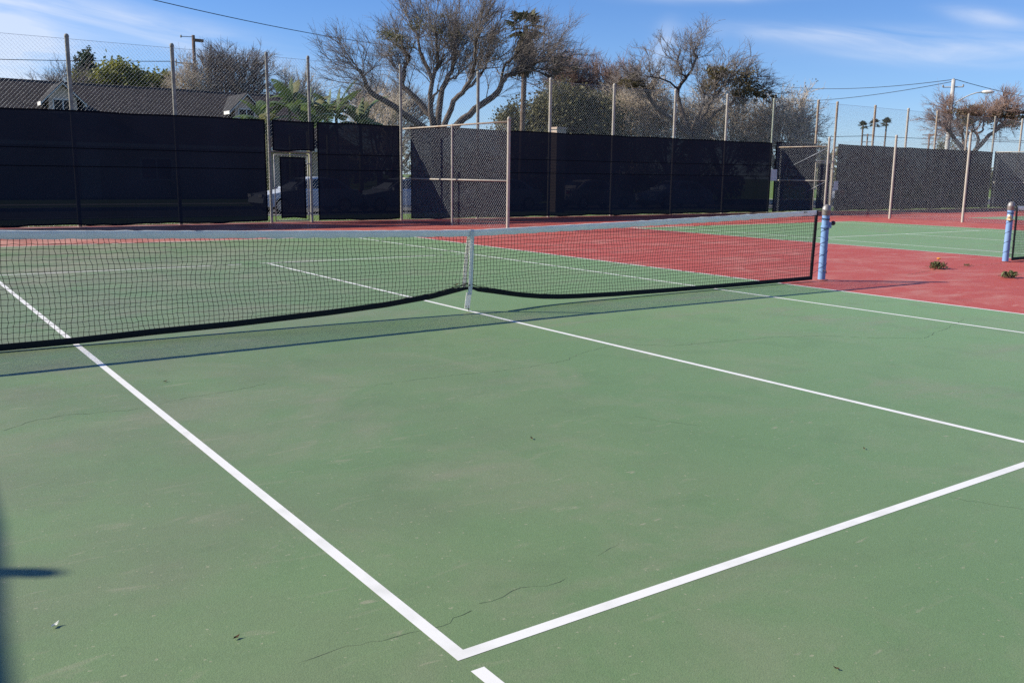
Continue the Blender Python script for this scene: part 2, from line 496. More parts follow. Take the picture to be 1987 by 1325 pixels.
def seg_arrays(P0, P1, R0, R1, sides=3):
    P0, P1 = np.asarray(P0, float), np.asarray(P1, float)
    R0, R1 = np.asarray(R0, float), np.asarray(R1, float)
    d = P1 - P0
    d /= np.maximum(np.linalg.norm(d, axis=1, keepdims=True), 1e-9)
    ref = np.where(np.abs(d[:, 2:3]) < 0.9, np.array([[0, 0, 1.0]]), np.array([[1.0, 0, 0]]))
    u = np.cross(d, ref)
    u /= np.linalg.norm(u, axis=1, keepdims=True)
    w = np.cross(d, u)
    n = len(P0)
    V = np.zeros((n, 2 * sides, 3))
    for k in range(sides):
        a = 2 * PI * k / sides + 0.4
        o = u * math.cos(a) + w * math.sin(a)
        V[:, k] = P0 + o * R0[:, None]
        V[:, sides + k] = P1 + o * R1[:, None]
    base = (np.arange(n) * 2 * sides)[:, None]
    F = []
    for k in range(sides):
        j = (k + 1) % sides
        F.append(np.concatenate([base + k, base + j, base + sides + j, base + sides + k], axis=1))
    return V.reshape(-1, 3), np.concatenate(F, axis=0)

def seg_mesh(name, P0, P1, R0, R1, m, parent, sides=3):
    V, F = seg_arrays(P0, P1, R0, R1, sides)
    return np_mesh(name, V, F, m, parent)

def leaf_mesh(name, C, size, m, parent, rng, aspect=0.55, flat=0.0):
    C = np.asarray(C, float)
    n = len(C)
    a = rng.normal(size=(n, 3))
    a /= np.linalg.norm(a, axis=1, keepdims=True)
    b = rng.normal(size=(n, 3))
    b[:, 2] += flat
    b = np.cross(a, b)
    b /= np.maximum(np.linalg.norm(b, axis=1, keepdims=True), 1e-9)
    s = size * (0.6 + 0.8 * rng.random((n, 1)))
    V = np.stack([C - a * s, C + b * s * aspect, C + a * s, C - b * s * aspect], axis=1).reshape(-1, 3)
    F = (np.arange(n) * 4)[:, None] + np.arange(4)[None, :]
    return np_mesh(name, V, F, m, parent)

def tag(o, label=None, cat=None, group=None, kind=None):
    for k, v in (('label', label), ('category', cat), ('group', group), ('kind', kind)):
        if v:
            o[k] = v
    return o

def empty(name, loc, label=None, cat=None, group=None):
    o = bpy.data.objects.new(name, None)
    o.location = loc
    o.empty_display_size = 0.2
    COL.objects.link(o)
    return tag(o, label, cat, group)

def copy_tree(o, parent=None):
    c = o.copy()
    COL.objects.link(c)
    if parent is not None:
        c.parent = parent
    for ch in list(o.children):
        copy_tree(ch, c)
    return c

# ------------------------------------------------------------------ ground, street, courts
def sheet(name, x0, x1, y0, y1, z, m, parent=None, kind='structure'):
    b = MB()
    b.quad((x0, y0, z), (x1, y0, z), (x1, y1, z), (x0, y1, z))
    o = b.build(name, m, parent)
    if kind and parent is None:
        o['kind'] = kind
    return o

g = MB()
for (x0, x1, y0, y1) in ((-900, 900, -900, -30), (-900, -12, -30, 18.5), (75, 900, -30, 18.5), (-900, 900, 18.5, 23.2), (-900, 900, 32.0, 1400)):
    g.quad((x0, y0, -0.02), (x1, y0, -0.02), (x1, y1, -0.02), (x0, y1, -0.02))
g.build('ground', M['grass'])['kind'] = 'structure'
sheet('street', -900, 900, 23.2, 32.0, -0.14, M['asphalt'])
for nm, y0, y1 in (('kerb_near', 23.05, 23.2), ('kerb_far', 32.0, 32.15)):
    k = MB()
    k.box((0, (y0 + y1) / 2, -0.07), (1800, 0.15, 0.15))
    k.build(nm, M['concrete'])['kind'] = 'structure'
sheet('sidewalk', -900, 900, 35.2, 36.7, -0.014, M['concrete'])
# mow strip of concrete under the back fence
ms = MB()
ms.box((31.5, 18.57, -0.02), (87, 0.30, 0.07))
ms.build('mow_strip', M['dirt'])['kind'] = 'structure'
sheet('court_surround', -12, 75, -30, 18.5, 0.0, M['red'])

HW, HL, LW = 5.485, 11.885, 0.05
def line(parent, x0, x1, y0, y1, m, z=0.0042):
    b = MB()
    b.quad((x0, y0, z), (x1, y0, z), (x1, y1, z), (x0, y1, z))
    return b.build('court_line', m, parent)
def court(cx, m_line, name='tennis_court'):
    t = sheet(name, cx - HW, cx + HW, -HL, HL, 0.003, M['green'])
    L = M[m_line]
    w = LW
    for sx in (-1, 1):
        for X, in ((HW,), (4.115,)):
            xa, xb = sorted((cx + sx * X, cx + sx * (X - w)))
            if X < HW:
                gap = 0.075 if sx < 0 and cx == 0 else 0.0
                line(t, xa, xb, -6.40, 6.40, L)
                line(t, xa, xb, -HL + w, -6.40 - max(gap, 0.002), L)
                line(t, xa, xb, 6.402, HL - w, L)
            else:
                line(t, xa, xb, -HL, HL, L)
    for sy in (-1, 1):
        ya, yb = sorted((sy * HL, sy * (HL - w)))
        line(t, cx - HW + w, cx + HW - w, ya, yb, L)
        ya, yb = sorted((sy * 6.40, sy * (6.40 - w)))
        line(t, cx - 4.115 + w, cx - w / 2, ya, yb, L)
        line(t, cx + w / 2, cx + 4.115 - w, ya, yb, L)
    line(t, cx - w / 2, cx + w / 2, -6.40, 6.40, L)
    return t
C2, C3 = 18.85, 37.7
court_a = court(0.0, 'line')
court(C2, 'line_bright')
court(C3, 'line_old')

def crack(pts, w0, parent, z=0.0037, seed=0):
    rnd = random.Random(seed)
    P = []
    for a, b in zip(pts[:-1], pts[1:]):
        d = math.hypot(b[0] - a[0], b[1] - a[1])
        n = max(2, int(d / 0.045))
        for i in range(n):
            t = i / n
            j = min(0.018, d * 0.1)
            P.append((a[0] + (b[0] - a[0]) * t + rnd.uniform(-j, j), a[1] + (b[1] - a[1]) * t + rnd.uniform(-j, j)))
    P.append(pts[-1])
    b = MB()
    vs_, fs = [], []
    for i, p in enumerate(P):
        q, r = P[max(i - 1, 0)], P[min(i + 1, len(P) - 1)]
        dx, dy = r[0] - q[0], r[1] - q[1]
        L = math.hypot(dx, dy) or 1
        w = 0.52 * w0 * rnd.uniform(0.12, 1.0) * (0.25 if i in (0, len(P) - 1) else 1)
        vs_ += [(p[0] - dy / L * w, p[1] + dx / L * w, z), (p[0] + dy / L * w, p[1] - dx / L * w, z)]
        if i and rnd.random() > 0.04:
            fs.append((2 * i - 2, 2 * i - 1, 2 * i + 1, 2 * i))
    b.add(vs_, fs)
    return b.build('crack', M['crack'], parent)
for i, (p, w) in enumerate((
    ([(-4.99, -2.7), (-4.8, -2.54), (-4.57, -2.51), (-4.35, -2.57), (-4.08, -2.58), (-3.92, -2.47), (-3.47, -2.39), (-3.22, -2.32)], 0.0045),
    ([(-2.91, -2.71), (-2.62, -2.79), (-2.18, -2.77), (-1.61, -2.84), (-1.28, -2.86), (-0.87, -2.82), (-0.48, -2.61), (0.08, -2.46)], 0.0038),
    ([(0.08, -2.46), (0.41, -2.78), (0.99, -2.88), (1.62, -2.97), (2.14, -3.18), (2.48, -3.53), (2.86, -3.79), (3.35, -3.66), (3.9, -3.5), (4.44, -3.33)], 0.006),
    ([(-1.57, -4.45), (-1.48, -4.69), (-1.38, -4.86)], 0.003),
    ([(-4.54, -6.12), (-4.43, -6.12), (-4.29, -6.13), (-4.21, -6.16), (-4.11, -6.16), (-4.04, -6.18), (-3.98, -6.15), (-3.85, -6.11), (-3.75, -6.11), (-3.64, -6.08), (-3.55, -6.12), (-3.44, -6.11)], 0.0026),
    ([(-3.3, -6.07), (-3.17, -6.01), (-3.03, -5.95)], 0.0018),
    ([(-1.31, -6.43), (-1.17, -6.73)], 0.0025))):
    crack(p, w, court_a, seed=i)
cs = bpy.data.objects['court_surround']
crack([(8.3, -0.22), (8.79, -0.13), (9.82, 0.09), (10.77, 0.1), (11.78, 0.13), (12.2, 0.15)], 0.014, cs, 0.0012, 31)

# ------------------------------------------------------------------ tennis nets
def lerp_table(tab, x):
    if x <= tab[0][0]:
        return tab[0][1]
    for (a, za), (b, zb) in zip(tab[:-1], tab[1:]):
        if x <= b:
            return za + (zb - za) * (x - a) / (b - a)
    return tab[-1][1]

def tennis_net(cx, label, bottom, cell=0.0455, rows=19, seed=3, end=6.16):
    rng = np.random.default_rng(seed)
    t = empty('tennis_net', (cx, 0, 0), label, 'tennis net', 'tennis nets strung across the courts')
    def top(x):
        a = abs(x) / 6.4
        return 0.914 + 0.152 * (a ** 1.15)
    bot = lambda x: lerp_table(bottom, x)
    X0, X1 = -end, end
    # headband: folded vinyl strip over the cable
    n = 160
    hb = MB()
    hbv, hbf = [], []
    prof = ((-0.010, -0.070), (-0.012, -0.035), (-0.009, -0.004), (0.0, 0.003), (0.009, -0.004), (0.012, -0.035), (0.010, -0.070))
    for i in range(n + 1):
        x = X0 + (X1 - X0) * i / n
        z = top(x)
        for k, (py, pz) in enumerate(prof):
            jz = 0.004 * math.sin(i * 1.7 + k) * (1 if k in (0, 6) else 0.25) + rng.normal() * 0.0012
            hbv.append((cx + x, py + rng.normal() * 0.0012, z + pz + jz))
    m_ = len(prof)
    for i in range(n):
        for k in range(m_ - 1):
            hbf.append((i * m_ + k, i * m_ + k + 1, (i + 1) * m_ + k + 1, (i + 1) * m_ + k))
    hb.add(hbv, hbf)
    head = hb.build('headband', M['band_white'], t, True)
    # printed mark and rivets at the right end
    ink = MB()
    for k, (dx, w, h) in enumerate(((0, .016, .022), (.017, .007, .014), (.027, .006, .020), (.036, .010, .013), (.049, .010, .013), (.061, .009, .012))):
        ink.box((cx + X1 - 0.30 + dx, -0.0150, top(X1) - 0.024 + h * 0.12), (w, 0.002, h))
    ink.build('printed_mark', M['ink'], head)
    for dx in (-0.15, -0.05):
        rv = MB()
        rv.lathe(((0.006, -0.003), (0.004, 0.0), (0.001, 0.001)), (cx + X1 + dx, -0.0125, top(X1) - 0.045), 8, 'y')
        rv.build('rivet', M['steel'], head)
    # netting: knotted cords
    cols = int(round((X1 - X0) / cell))
    xs = np.linspace(X0, X1, cols + 1)
    T = np.array([top(x) - 0.066 for x in xs])
    B = np.array([bot(x) + 0.05 for x in xs])
    G = np.zeros((cols + 1, rows + 1, 3))
    full = np.linspace(0, 1, rows + 1)
    for r in range(rows + 1):
        f = full[r]
        G[:, r, 0] = cx + xs + rng.normal(size=cols + 1) * 0.0028 + 0.010 * np.sin(xs * 2.1 + r * 0.4) + 0.006 * np.sin(xs * 5.3 - r * 0.55) + 0.004 * ((r % 2) - 0.5)
        G[:, r, 1] = 0.006 * np.sin(xs * 3.1 + r * 0.5) + rng.normal(size=cols + 1) * 0.002
        # hangs at full cell height; where the foot is gathered up the lowest rows bunch together
        z = T - f * (T - np.minimum(B, 0.09))
        G[:, r, 2] = np.maximum(z, B + (1 - f) * 0.06) + rng.normal(size=cols + 1) * 0.0024 + 0.005 * np.sin(xs * 1.7 + r * 0.9) * math.sin(PI * f)
        bunch = np.clip((B - z) / 0.2, 0, 1)
        G[:, r, 1] += bunch * 0.05 * np.sin(xs * 40 + r)
    P0 = np.concatenate([G[:, :-1].reshape(-1, 3), G[:-1, :].reshape(-1, 3)])
    P1 = np.concatenate([G[:, 1:].reshape(-1, 3), G[1:, :].reshape(-1, 3)])
    R = np.full(len(P0), 0.0027)
    net = seg_mesh('netting', P0, P1, R, R, M['cord'], t, 3)
    net['kind'] = 'stuff'
    # bottom band
    bb = MB()
    n = 200
    vs_, fs = [], []
    for i in range(n + 1):
        x = X0 + (X1 - X0) * i / n
        z = bot(x)
        hgt = 0.058 if abs(x) > 0.25 else 0.03 + 0.112 * abs(x)
        for py, pz in ((-0.008, 0), (-0.010, hgt * 0.5), (-0.007, hgt), (0.007, hgt), (0.010, hgt * 0.5), (0.008, 0)):
            vs_.append((cx + x, py + rng.normal() * 0.001, z + pz + 0.002))
    for i in range(n):
        for k in range(6):
            fs.append((i * 6 + k, i * 6 + (k + 1) % 6, (i + 1) * 6 + (k + 1) % 6, (i + 1) * 6 + k))
    bb.add(vs_, fs)
    bb.build('bottom_band', M['black_band'], t)
    for s in (-1, 1):
        e = MB()
        xa = cx + s * end
        zt = top(end)
        pts = [(xa + s * 0.008, 0, zt - 0.01), (xa + s * 0.0, 0, 0.7), (xa - s * 0.012, 0.0, 0.35), (xa - s * 0.02, 0, 0.02)]
        for a, b in zip(pts[:-1], pts[1:]):
            a, b = Vector(a), Vector(b)
            e.add([a + Vector((-0.028, -0.008, 0)), a + Vector((0.028, -0.008, 0)), a + Vector((0.028, 0.008, 0)), a + Vector((-0.028, 0.008, 0)),
                   b + Vector((-0.028, -0.008, 0)), b + Vector((0.028, -0.008, 0)), b + Vector((0.028, 0.008, 0)), b + Vector((-0.028, 0.008, 0))],
                  ((0, 1, 5, 4), (1, 2, 6, 5), (2, 3, 7, 6), (3, 0, 4, 7), (0, 3, 2, 1), (4, 5, 6, 7)))
        e.build('end_band', M['black_band'], t)
        for k in range(7):
            lc = MB()
            z = 0.12 + k * 0.13
            lc.tube([(xa + s * 0.02, -0.005, z), (xa + s * 0.11, -0.01, z + 0.03), (cx + s * 6.345, -0.01, z + 0.015)], 0.003, 5)
            lc.build('lacing_loop', M['rope'], t)
        cb = MB()
        cb.tube([(xa, 0, zt - 0.008), (cx + s * 6.36, 0, 1.07)], 0.004, 6)
        cb.build('cable_end', M['dark_metal'], t)
    # centre strap, two layers joined at the anchor
    def strap(pts, w, name):
        b = MB()
        vs_, fs = [], []
        for (x, y, z) in pts:
            vs_ += [(cx + x - w / 2, y - 0.002, z), (cx + x + w / 2, y - 0.002, z), (cx + x + w / 2, y + 0.002, z), (cx + x - w / 2, y + 0.002, z)]
        for i in range(len(pts) - 1):
            for k in range(4):
                fs.append((i * 4 + k, i * 4 + (k + 1) % 4, i * 4 + 4 + (k + 1) % 4, i * 4 + 4 + k))
        fs += [(3, 2, 1, 0), tuple(len(pts) * 4 - 4 + k for k in range(4))]
        b.add(vs_, fs)
        return b.build(name, M['strap'], t)
    zb = bot(0.0)
    strap([(0.035, -0.004, 0.921), (0.034, -0.017, 0.90), (0.030, -0.018, 0.84), (0.020, -0.020, 0.60), (0.008, -0.022, zb + 0.02), (-0.002, -0.022, zb - 0.06)], 0.052, 'centre_strap')
    strap([(0.020, 0.004, 0.921), (0.018, 0.017, 0.90), (0.006, 0.022, 0.80), (-0.028, 0.032, 0.50), (-0.046, 0.026, zb + 0.03)], 0.046, 'centre_strap')
    st = strap([(-0.008, -0.016, zb - 0.03), (-0.018, -0.014, 0.14), (-0.030, -0.012, 0.035)], 0.070, 'strap_end')
    bk = MB()
    for dx in (-0.018, 0.014):
        bk.lathe(((0.008, -0.004), (0.006, 0.001), (0.002, 0.002)), (cx - 0.028 + dx, -0.0165, 0.06), 8, 'y')
    bk.build('snap_rivet', M['brass'], st)
    hk = MB()
    hk.tube([(cx - 0.022, -0.010, 0.045), (cx - 0.010, -0.010, 0.03), (cx - 0.006, -0.010, 0.010), (cx - 0.004, -0.010, 0.0)], 0.006, 6)
    hk.build('anchor_hook', M['dark_metal'], t)
    return t

bottom_a = [(-6.4, 0.010), (-4.69, 0.008), (-4.15, 0.012), (-3.43, 0.034), (-2.71, 0.045), (-1.69, 0.082), (-1.04, 0.118), (-0.47, 0.172), (-0.15, 0.225), (-0.02, 0.248), (0.05, 0.245), (0.11, 0.216), (0.43, 0.160), (0.72, 0.110), (1.03, 0.071), (1.3, 0.05), (1.58, 0.038), (2.2, 0.024), (3.17, 0.016), (4.71, 0.012), (6.4, 0.018)]
bottom_b = [(-6.4, 0.012), (-3, 0.03), (-0.6, 0.10), (0, 0.2), (0.6, 0.1), (3, 0.03), (6.4, 0.02)]
tennis_net(0.0, 'black tennis net with grey-white headband and lifted centre strap across the nearest court', bottom_a)
net_b = tennis_net(12.4 + 6.40, 'tennis net on the farther court, cut off by the right edge behind the blue post', bottom_b, seed=9)
net_b.location.y = 0.25

def net_post(x, y, label, side, winch_mat, full=True):
    t = empty('net_post', (x, y, 0), label, 'net post', 'pale blue steel net posts')
    p = MB()
    p.lathe(((0.056, 0.0), (0.056, 0.02), (0.056, 1.03), (0.056, 1.055)), (x, y, 0), 24)
    p.build('pipe', M['blue'], t, False)
    for pol in t.children[-1].data.polygons:
        pol.use_smooth = len(pol.vertices) == 4
    c = MB()
    c.lathe(((0.0585, 0.985), (0.0615, 0.988), (0.0615, 1.05), (0.064, 1.055), (0.064, 1.075), (0.0615, 1.08), (0.057, 1.105), (0.045, 1.128), (0.025, 1.143), (0.004, 1.148)), (x, y, 0), 24)
    cp = c.build('cap', M['steel'], t, False)
    for pol in cp.data.polygons:
        pol.use_smooth = len(pol.vertices) == 4
    s = side
    w = MB()
    w.lathe(((0.062, 0.80), (0.064, 0.802), (0.064, 0.826), (0.062, 0.828)), (x, y, 0), 20)
    w.box((x + s * 0.06, y - 0.02, 0.84), (0.05, 0.06, 0.09))
    wn_ = w.build('winch', M['blue'] if full else M[winch_mat], t)
    h = MB()
    h.tube([(x + s * 0.05, y - 0.03, 0.855), (x + s * 0.115, y - 0.045, 0.865)], [0.017, 0.016], 10)
    h.lathe(((0.018, 0.0), (0.034, 0.006), (0.036, 0.018), (0.030, 0.036), (0.014, 0.042)), (x + s * 0.105, y - 0.047, 0.868), 12, 'x') if s > 0 else h.lathe(((0.014, -0.042), (0.030, -0.036), (0.036, -0.018), (0.034, -0.006), (0.018, 0.0)), (x + s * 0.105, y - 0.047, 0.868), 12, 'x')
    h.build('winch_handle', M[winch_mat], wn_)
    r = MB()
    turns, pts = 4.5, []
    for i in range(91):
        a = 2 * PI * turns * i / 90
        pts.append((x + 0.0595 * math.cos(a), y + 0.0595 * math.sin(a), 0.10 + 0.84 * i / 90))
    r.tube(pts, 0.0026, 5)
    for zz in (0.93, 0.94, 0.79):
        ring = [(x + 0.06 * math.cos(k * PI / 8), y + 0.06 * math.sin(k * PI / 8), zz + 0.01 * math.sin(k * PI / 8)) for k in range(17)]
        r.tube(ring, 0.004, 5)
    r.build('wound_rope', M['rope'], t)
    k = MB()
    k.tube([(x - 0.04, y - 0.045, 0.16), (x - 0.03, y - 0.098, 0.155), (x - 0.005, y - 0.078, 0.13), (x + 0.012, y - 0.07, 0.115)], 0.006, 6)
    k.build('lacing_hook', M['dark_metal'], t)
    b = MB()
    b.lathe(((0.10, 0.0065), (0.095, 0.012), (0.058, 0.014)), (x, y, 0), 16)
    b.build('base_collar', M['red'], t)
    return t
net_post(6.40, 0.0, 'pale blue net post with dark winch knob at the right end of the nearest net', 1, 'dark_metal')
net_post(-6.40, 0.0, 'pale blue net post at the unseen left end of the nearest net', -1, 'dark_metal')
net_post(12.4, 0.25, 'pale blue net post with brass winch standing near the right edge', -1, 'brass', False)
net_post(12.4 + 12.8, 0.25, 'pale blue net post at the far end of the second net', 1, 'dark_metal')

# ------------------------------------------------------------------ chain-link fences
PITCH = 0.098
def link_mesh(name, a, b, z0, z1, parent, m, r=0.0019, pitch=PITCH):
    """Diamond wire mesh between ground points a and b."""
    a, b = np.array(a, float), np.array(b, float)
    L = np.linalg.norm(b - a)
    u = (b - a) / L
    H = z1 - z0
    run = H * 0.93
    P0, P1 = [], []
    for s in (1, -1):
        k0 = -int(run / pitch) - 1
        for k in range(k0, int((L + run) / pitch) + 2):
            x0 = k * pitch
            x1 = x0 + s * run
            t0, t1 = 0.0, 1.0
            d = x1 - x0
            lo, hi = sorted(((0 - x0) / d, (L - x0) / d))
            t0, t1 = max(t0, lo), min(t1, hi)
            if t1 - t0 < 0.01:
                continue
            off = 0.0025 * s
            for t, lst in ((t0, P0), (t1, P1)):
                p = a + u * (x0 + d * t)
                lst.append((p[0] - u[1] * off, p[1] + u[0] * off, z0 + H * t))
    R = np.full(len(P0), r)
    o = seg_mesh(name, P0, P1, R, R, m, parent, 3)
    o['kind'] = 'stuff'
    return o

_post_cache = {}
def post_obj(parent, x, y, h, r, m, name='post', tie=False):
    key = (round(h, 2), round(r, 3), m, tie)
    if key not in _post_cache:
        b = MB()
        b.lathe(((r, -0.05), (r, -0.03), (r, h - 0.05), (r, h - 0.031), (r * 1.12, h - 0.03), (r * 1.12, h - 0.028), (r * 1.12, h + 0.01), (r * 0.8, h + 0.045), (r * 0.25, h + 0.06)), (0, 0, 0), 12)
        if tie:
            for k in range(int(h / 0.38)):
                z = 0.18 + k * 0.38
                if z < h - 0.15:
                    b.lathe(((r + 0.002, z), (r + 0.007, z + 0.004), (r + 0.007, z + 0.022), (r + 0.002, z + 0.026)), (0, 0, 0), 12)
        me = bpy.data.meshes.new(name)
        me.from_pydata([tuple(p) for p in b.v], [], b.f)
        me.update()
        me.polygons.foreach_set('use_smooth', [len(p.vertices) == 4 for p in me.polygons])
        me.materials.append(M[m])
        _post_cache[key] = me
    o = bpy.data.objects.new(name, _post_cache[key])
    COL.objects.link(o)
    o.parent = parent
    rl = root_loc(parent)
    o.location = (x - rl.x, y - rl.y, -rl.z)
    return o

def rail(parent, a, b, r, m, name='rail'):
    t = MB()
    t.tube([a, b], r, 8)
    return t.build(name, M[m], parent, True)

def windscreen(parent, a, b, z0, z1, seed=0, wave=0.014, seams=(2.07, 1.60)):
    """Dark mesh fabric tied to the court side of the fence."""
    rng = random.Random(seed)
    a, b = Vector((*a, 0)), Vector((*b, 0))
    L = (b - a).length
    u = (b - a) / L
    nrm = Vector((u.y, -u.x, 0))
    nx, nz_ = max(6, int(L / 0.35)), 10
    ph = [rng.uniform(0, 6) for _ in range(6)]
    def pt(i, k, lift=0.0):
        s, t = i / nx, k / nz_
        x = s * L
        d = wave * (math.sin(x * 1.1 + ph[0]) + 0.6 * math.sin(x * 2.7 + t * 2 + ph[1])) * math.sin(PI * t)
        zz = z0 + (z1 - z0) * t
        if k == 0:
            zz += 0.018 * math.sin(x * 2.3 + ph[2]) + 0.012 * math.sin(x * 7 + ph[3])
        if k == nz_:
            zz += 0.010 * math.sin(x * 2.05 + ph[4]) - 0.010 * abs(math.sin(x * PI / 1.5))
        p = a + u * x + nrm * (d + lift)
        return (p.x, p.y, zz)
    m = MB()
    m.add([pt(i, k) for k in range(nz_ + 1) for i in range(nx + 1)],
          [(k * (nx + 1) + i, k * (nx + 1) + i + 1, (k + 1) * (nx + 1) + i + 1, (k + 1) * (nx + 1) + i) for k in range(nz_) for i in range(nx)])
    o = m.build('windscreen', M['screen'], parent, True)
    h = MB()
    for k, dz in ((nz_, -0.045), (0, 0.045)):
        for i in range(nx):
            p, q = pt(i, k, 0.004), pt(i + 1, k, 0.004)
            h.quad(p, q, (q[0], q[1], q[2] + dz), (p[0], p[1], p[2] + dz))
    for i, sg in ((0, 1), (nx, -1)):
        for k in range(nz_):
            p, q = pt(i, k, 0.0042), pt(i, k + 1, 0.0042)
            dx = u * (0.045 * sg)
            h.quad(p, (p[0] + dx.x, p[1] + dx.y, p[2]), (q[0] + dx.x, q[1] + dx.y, q[2]), q)
    h.build('hem', M['hem'], o)
    for zs in seams:
        if not (z0 + 0.2 < zs < z1 - 0.2):
            continue
        t = (zs - z0) / (z1 - z0) * nz_
        k0 = int(t)
        sm = MB()
        for i in range(nx):
            P = []
            for ii in (i, i + 1):
                pa, pb = Vector(pt(ii, k0, 0.004)), Vector(pt(ii, min(k0 + 1, nz_), 0.004))
                P.append(pa.lerp(pb, t - k0))
            sm.quad(P[0] - Vector((0, 0, 0.012)), P[1] - Vector((0, 0, 0.012)), P[1] + Vector((0, 0, 0.012)), P[0] + Vector((0, 0, 0.012)))
        sm.build('seam', M['hem'], o)
    return o

def FY(x):
    return 18.26 + 0.0105 * x
# back fence behind the first two courts
bf = empty('back_fence', (9.06, FY(9.06), 0), 'tall chain-link fence with navy windscreens behind the two nearer courts', 'fence', 'chain-link fences round the courts')
for x, m_, tie in ((-6.7, 'pipe', 0), (-3.7, 'pipe', 0), (-0.76, 'pipe', 0), (1.90, 'pipe', 0), (4.60, 'pipe', 1), (5.90, 'pipe', 1), (9.06, 'pipe', 1), (12.06, 'pipe', 0), (15.2, 'pipe_white', 0), (18.27, 'pipe_white', 0),
                   (21.55, 'pipe_white', 0), (24.63, 'pipe_white', 0), (27.65, 'pipe_green', 1)):
    post_obj(bf, x, FY(x), 4.92, 0.043 if tie else 0.054, m_, tie=bool(tie))
for xa, xb, za, zb in ((-9.15, 4.60, 2.96, 4.86), (5.90, 27.65, 2.96, 4.86), (-9.15, 4.60, 0.02, 0.12), (5.90, 27.65, 0.02, 0.12), (4.36, 4.60, 0.12, 2.96), (5.90, 6.16, 0.12, 2.96), (8.86, 9.46, 0.12, 2.96), (27.48, 27.65, 0.12, 2.96)):
    link_mesh('wire_mesh', (xa, FY(xa) + 0.066), (xb, FY(xb) + 0.066), za, zb, bf, M['galv'])
link_mesh('wire_mesh', (4.60, FY(4.6) + 0.066), (5.90, FY(5.9) + 0.066), 2.14, 4.86, bf, M['galv'])
rail(bf, (-9.15, FY(-9.15) + 0.066, 4.86), (27.65, FY(27.65) + 0.066, 4.86), 0.004, 'galv', 'top_wire')
rail(bf, (4.62, FY(4.6), 2.12), (5.90, FY(5.9), 2.12), 0.028, 'pipe', 'gate_header')
for i, (xa, xb, za, zb) in enumerate(((-9.1, 4.45, 0.045, 3.05), (4.66, 6.00, 2.15, 3.045), (6.09, 8.95, 0.05, 3.045), (9.36, 27.58, 0.045, 3.06))):
    windscreen(bf, (xa, FY(xa) - 0.098), (xb, FY(xb) - 0.098), za, zb, i)

def gate(name, x0, x1, y, h, label, m_, screen, group='chain-link gates'):
    t = empty(name, ((x0 + x1) / 2, y, 0), label, 'gate', group)
    r = 0.017
    f = MB()
    f.tube([(x0, y, 0.06), (x0, y, h), ], r, 8)
    f.tube([(x1, y, 0.06), (x1, y, h)], r, 8)
    f.tube([(x0, y, h), (x1, y, h)], r, 8)
    f.tube([(x0, y, 0.06), (x1, y, 0.06)], r, 8)
    f.build('gate_frame', M[m_], t, True)
    link_mesh('wire_mesh', (x0, y + 0.018), (x1, y + 0.018), 0.06, h, t, M['galv'])
    if screen:
        windscreen(t, (x0 + 0.16, y - 0.03), (x1 - 0.09, y - 0.03), 0.13, h - 0.06, 77, 0.006, ())
    for z in (0.28, h - 0.25):
        hg = MB()
        hg.lathe(((0.03, z - 0.02), (0.034, z), (0.03, z + 0.02)), (x1, y, 0), 10)
        hg.box((x1 + 0.05, y - 0.01, z), (0.10, 0.03, 0.03))
        hg.build('hinge', M['galv_dark'], t)
    l = MB()
    l.box((x0 + 0.01, y - 0.035, 1.05), (0.10, 0.035, 0.05))
    l.tube([(x0 - 0.02, y - 0.05, 1.10), (x0 - 0.02, y - 0.09, 1.10), (x0 - 0.02, y - 0.09, 0.98)], 0.008, 6)
    l.build('latch', M['galv_dark'], t)
    return t
gate('wire_gate', 4.735, 5.80, FY(5.3), 2.03, 'narrow chain-link gate with navy screen panel, left part of the back fence', 'galv_dark', True)

# back fence behind the third court
bf3 = empty('back_fence', (38.0, FY(38.0), 0), 'tall chain-link fence with navy windscreens behind the far right court', 'fence', 'chain-link fences round the courts')
for x, m_ in ((30.77, 'pipe_rust'), (32.2, 'pipe_rust'), (35.24, 'pipe_rust'), (38.1, 'pipe_white'), (40.8, 'pipe_rust'), (43.9, 'pipe_rust'), (46.75, 'pipe'), (49.83, 'pipe_white'), (52.9, 'pipe')):
    post_obj(bf3, x, FY(x), 5.03, 0.054, m_)
for xa, xb, za, zb in ((27.65, 30.77, 3.0, 4.97), (27.65, 30.77, 0.02, 0.12), (27.65, 27.95, 0.12, 3.0), (32.2, 56.0, 3.04, 4.97), (32.2, 56.0, 0.02, 0.12), (32.2, 32.5, 0.12, 3.04), (46.55, 47.0, 0.12, 3.04)):
    link_mesh('wire_mesh', (xa, FY(xa) + 0.066), (xb, FY(xb) + 0.066), za, zb, bf3, M['galv'])
link_mesh('wire_mesh', (30.77, FY(30.77) + 0.066), (32.2, FY(32.2) + 0.066), 2.3, 4.97, bf3, M['galv'])
rail(bf3, (27.65, FY(27.65) + 0.066, 4.97), (56, FY(56) + 0.066, 4.97), 0.005, 'galv', 'top_wire')
rail(bf3, (30.77, FY(30.77), 2.33), (32.2, FY(32.2), 2.33), 0.030, 'pipe_white', 'gate_header')
for i, (xa, xb, za, zb) in enumerate(((27.85, 30.70, 0.06, 3.10), (32.36, 46.66, 0.045, 3.14), (46.9, 56.0, 0.045, 3.16))):
    windscreen(bf3, (xa, FY(xa) - 0.098), (xb, FY(xb) - 0.098), za, zb, 20 + i)
gate('wire_gate', 30.90, 32.08, FY(31.5), 2.25, 'pale framed chain-link gate behind the right net post, far fence', 'pipe_white', True)

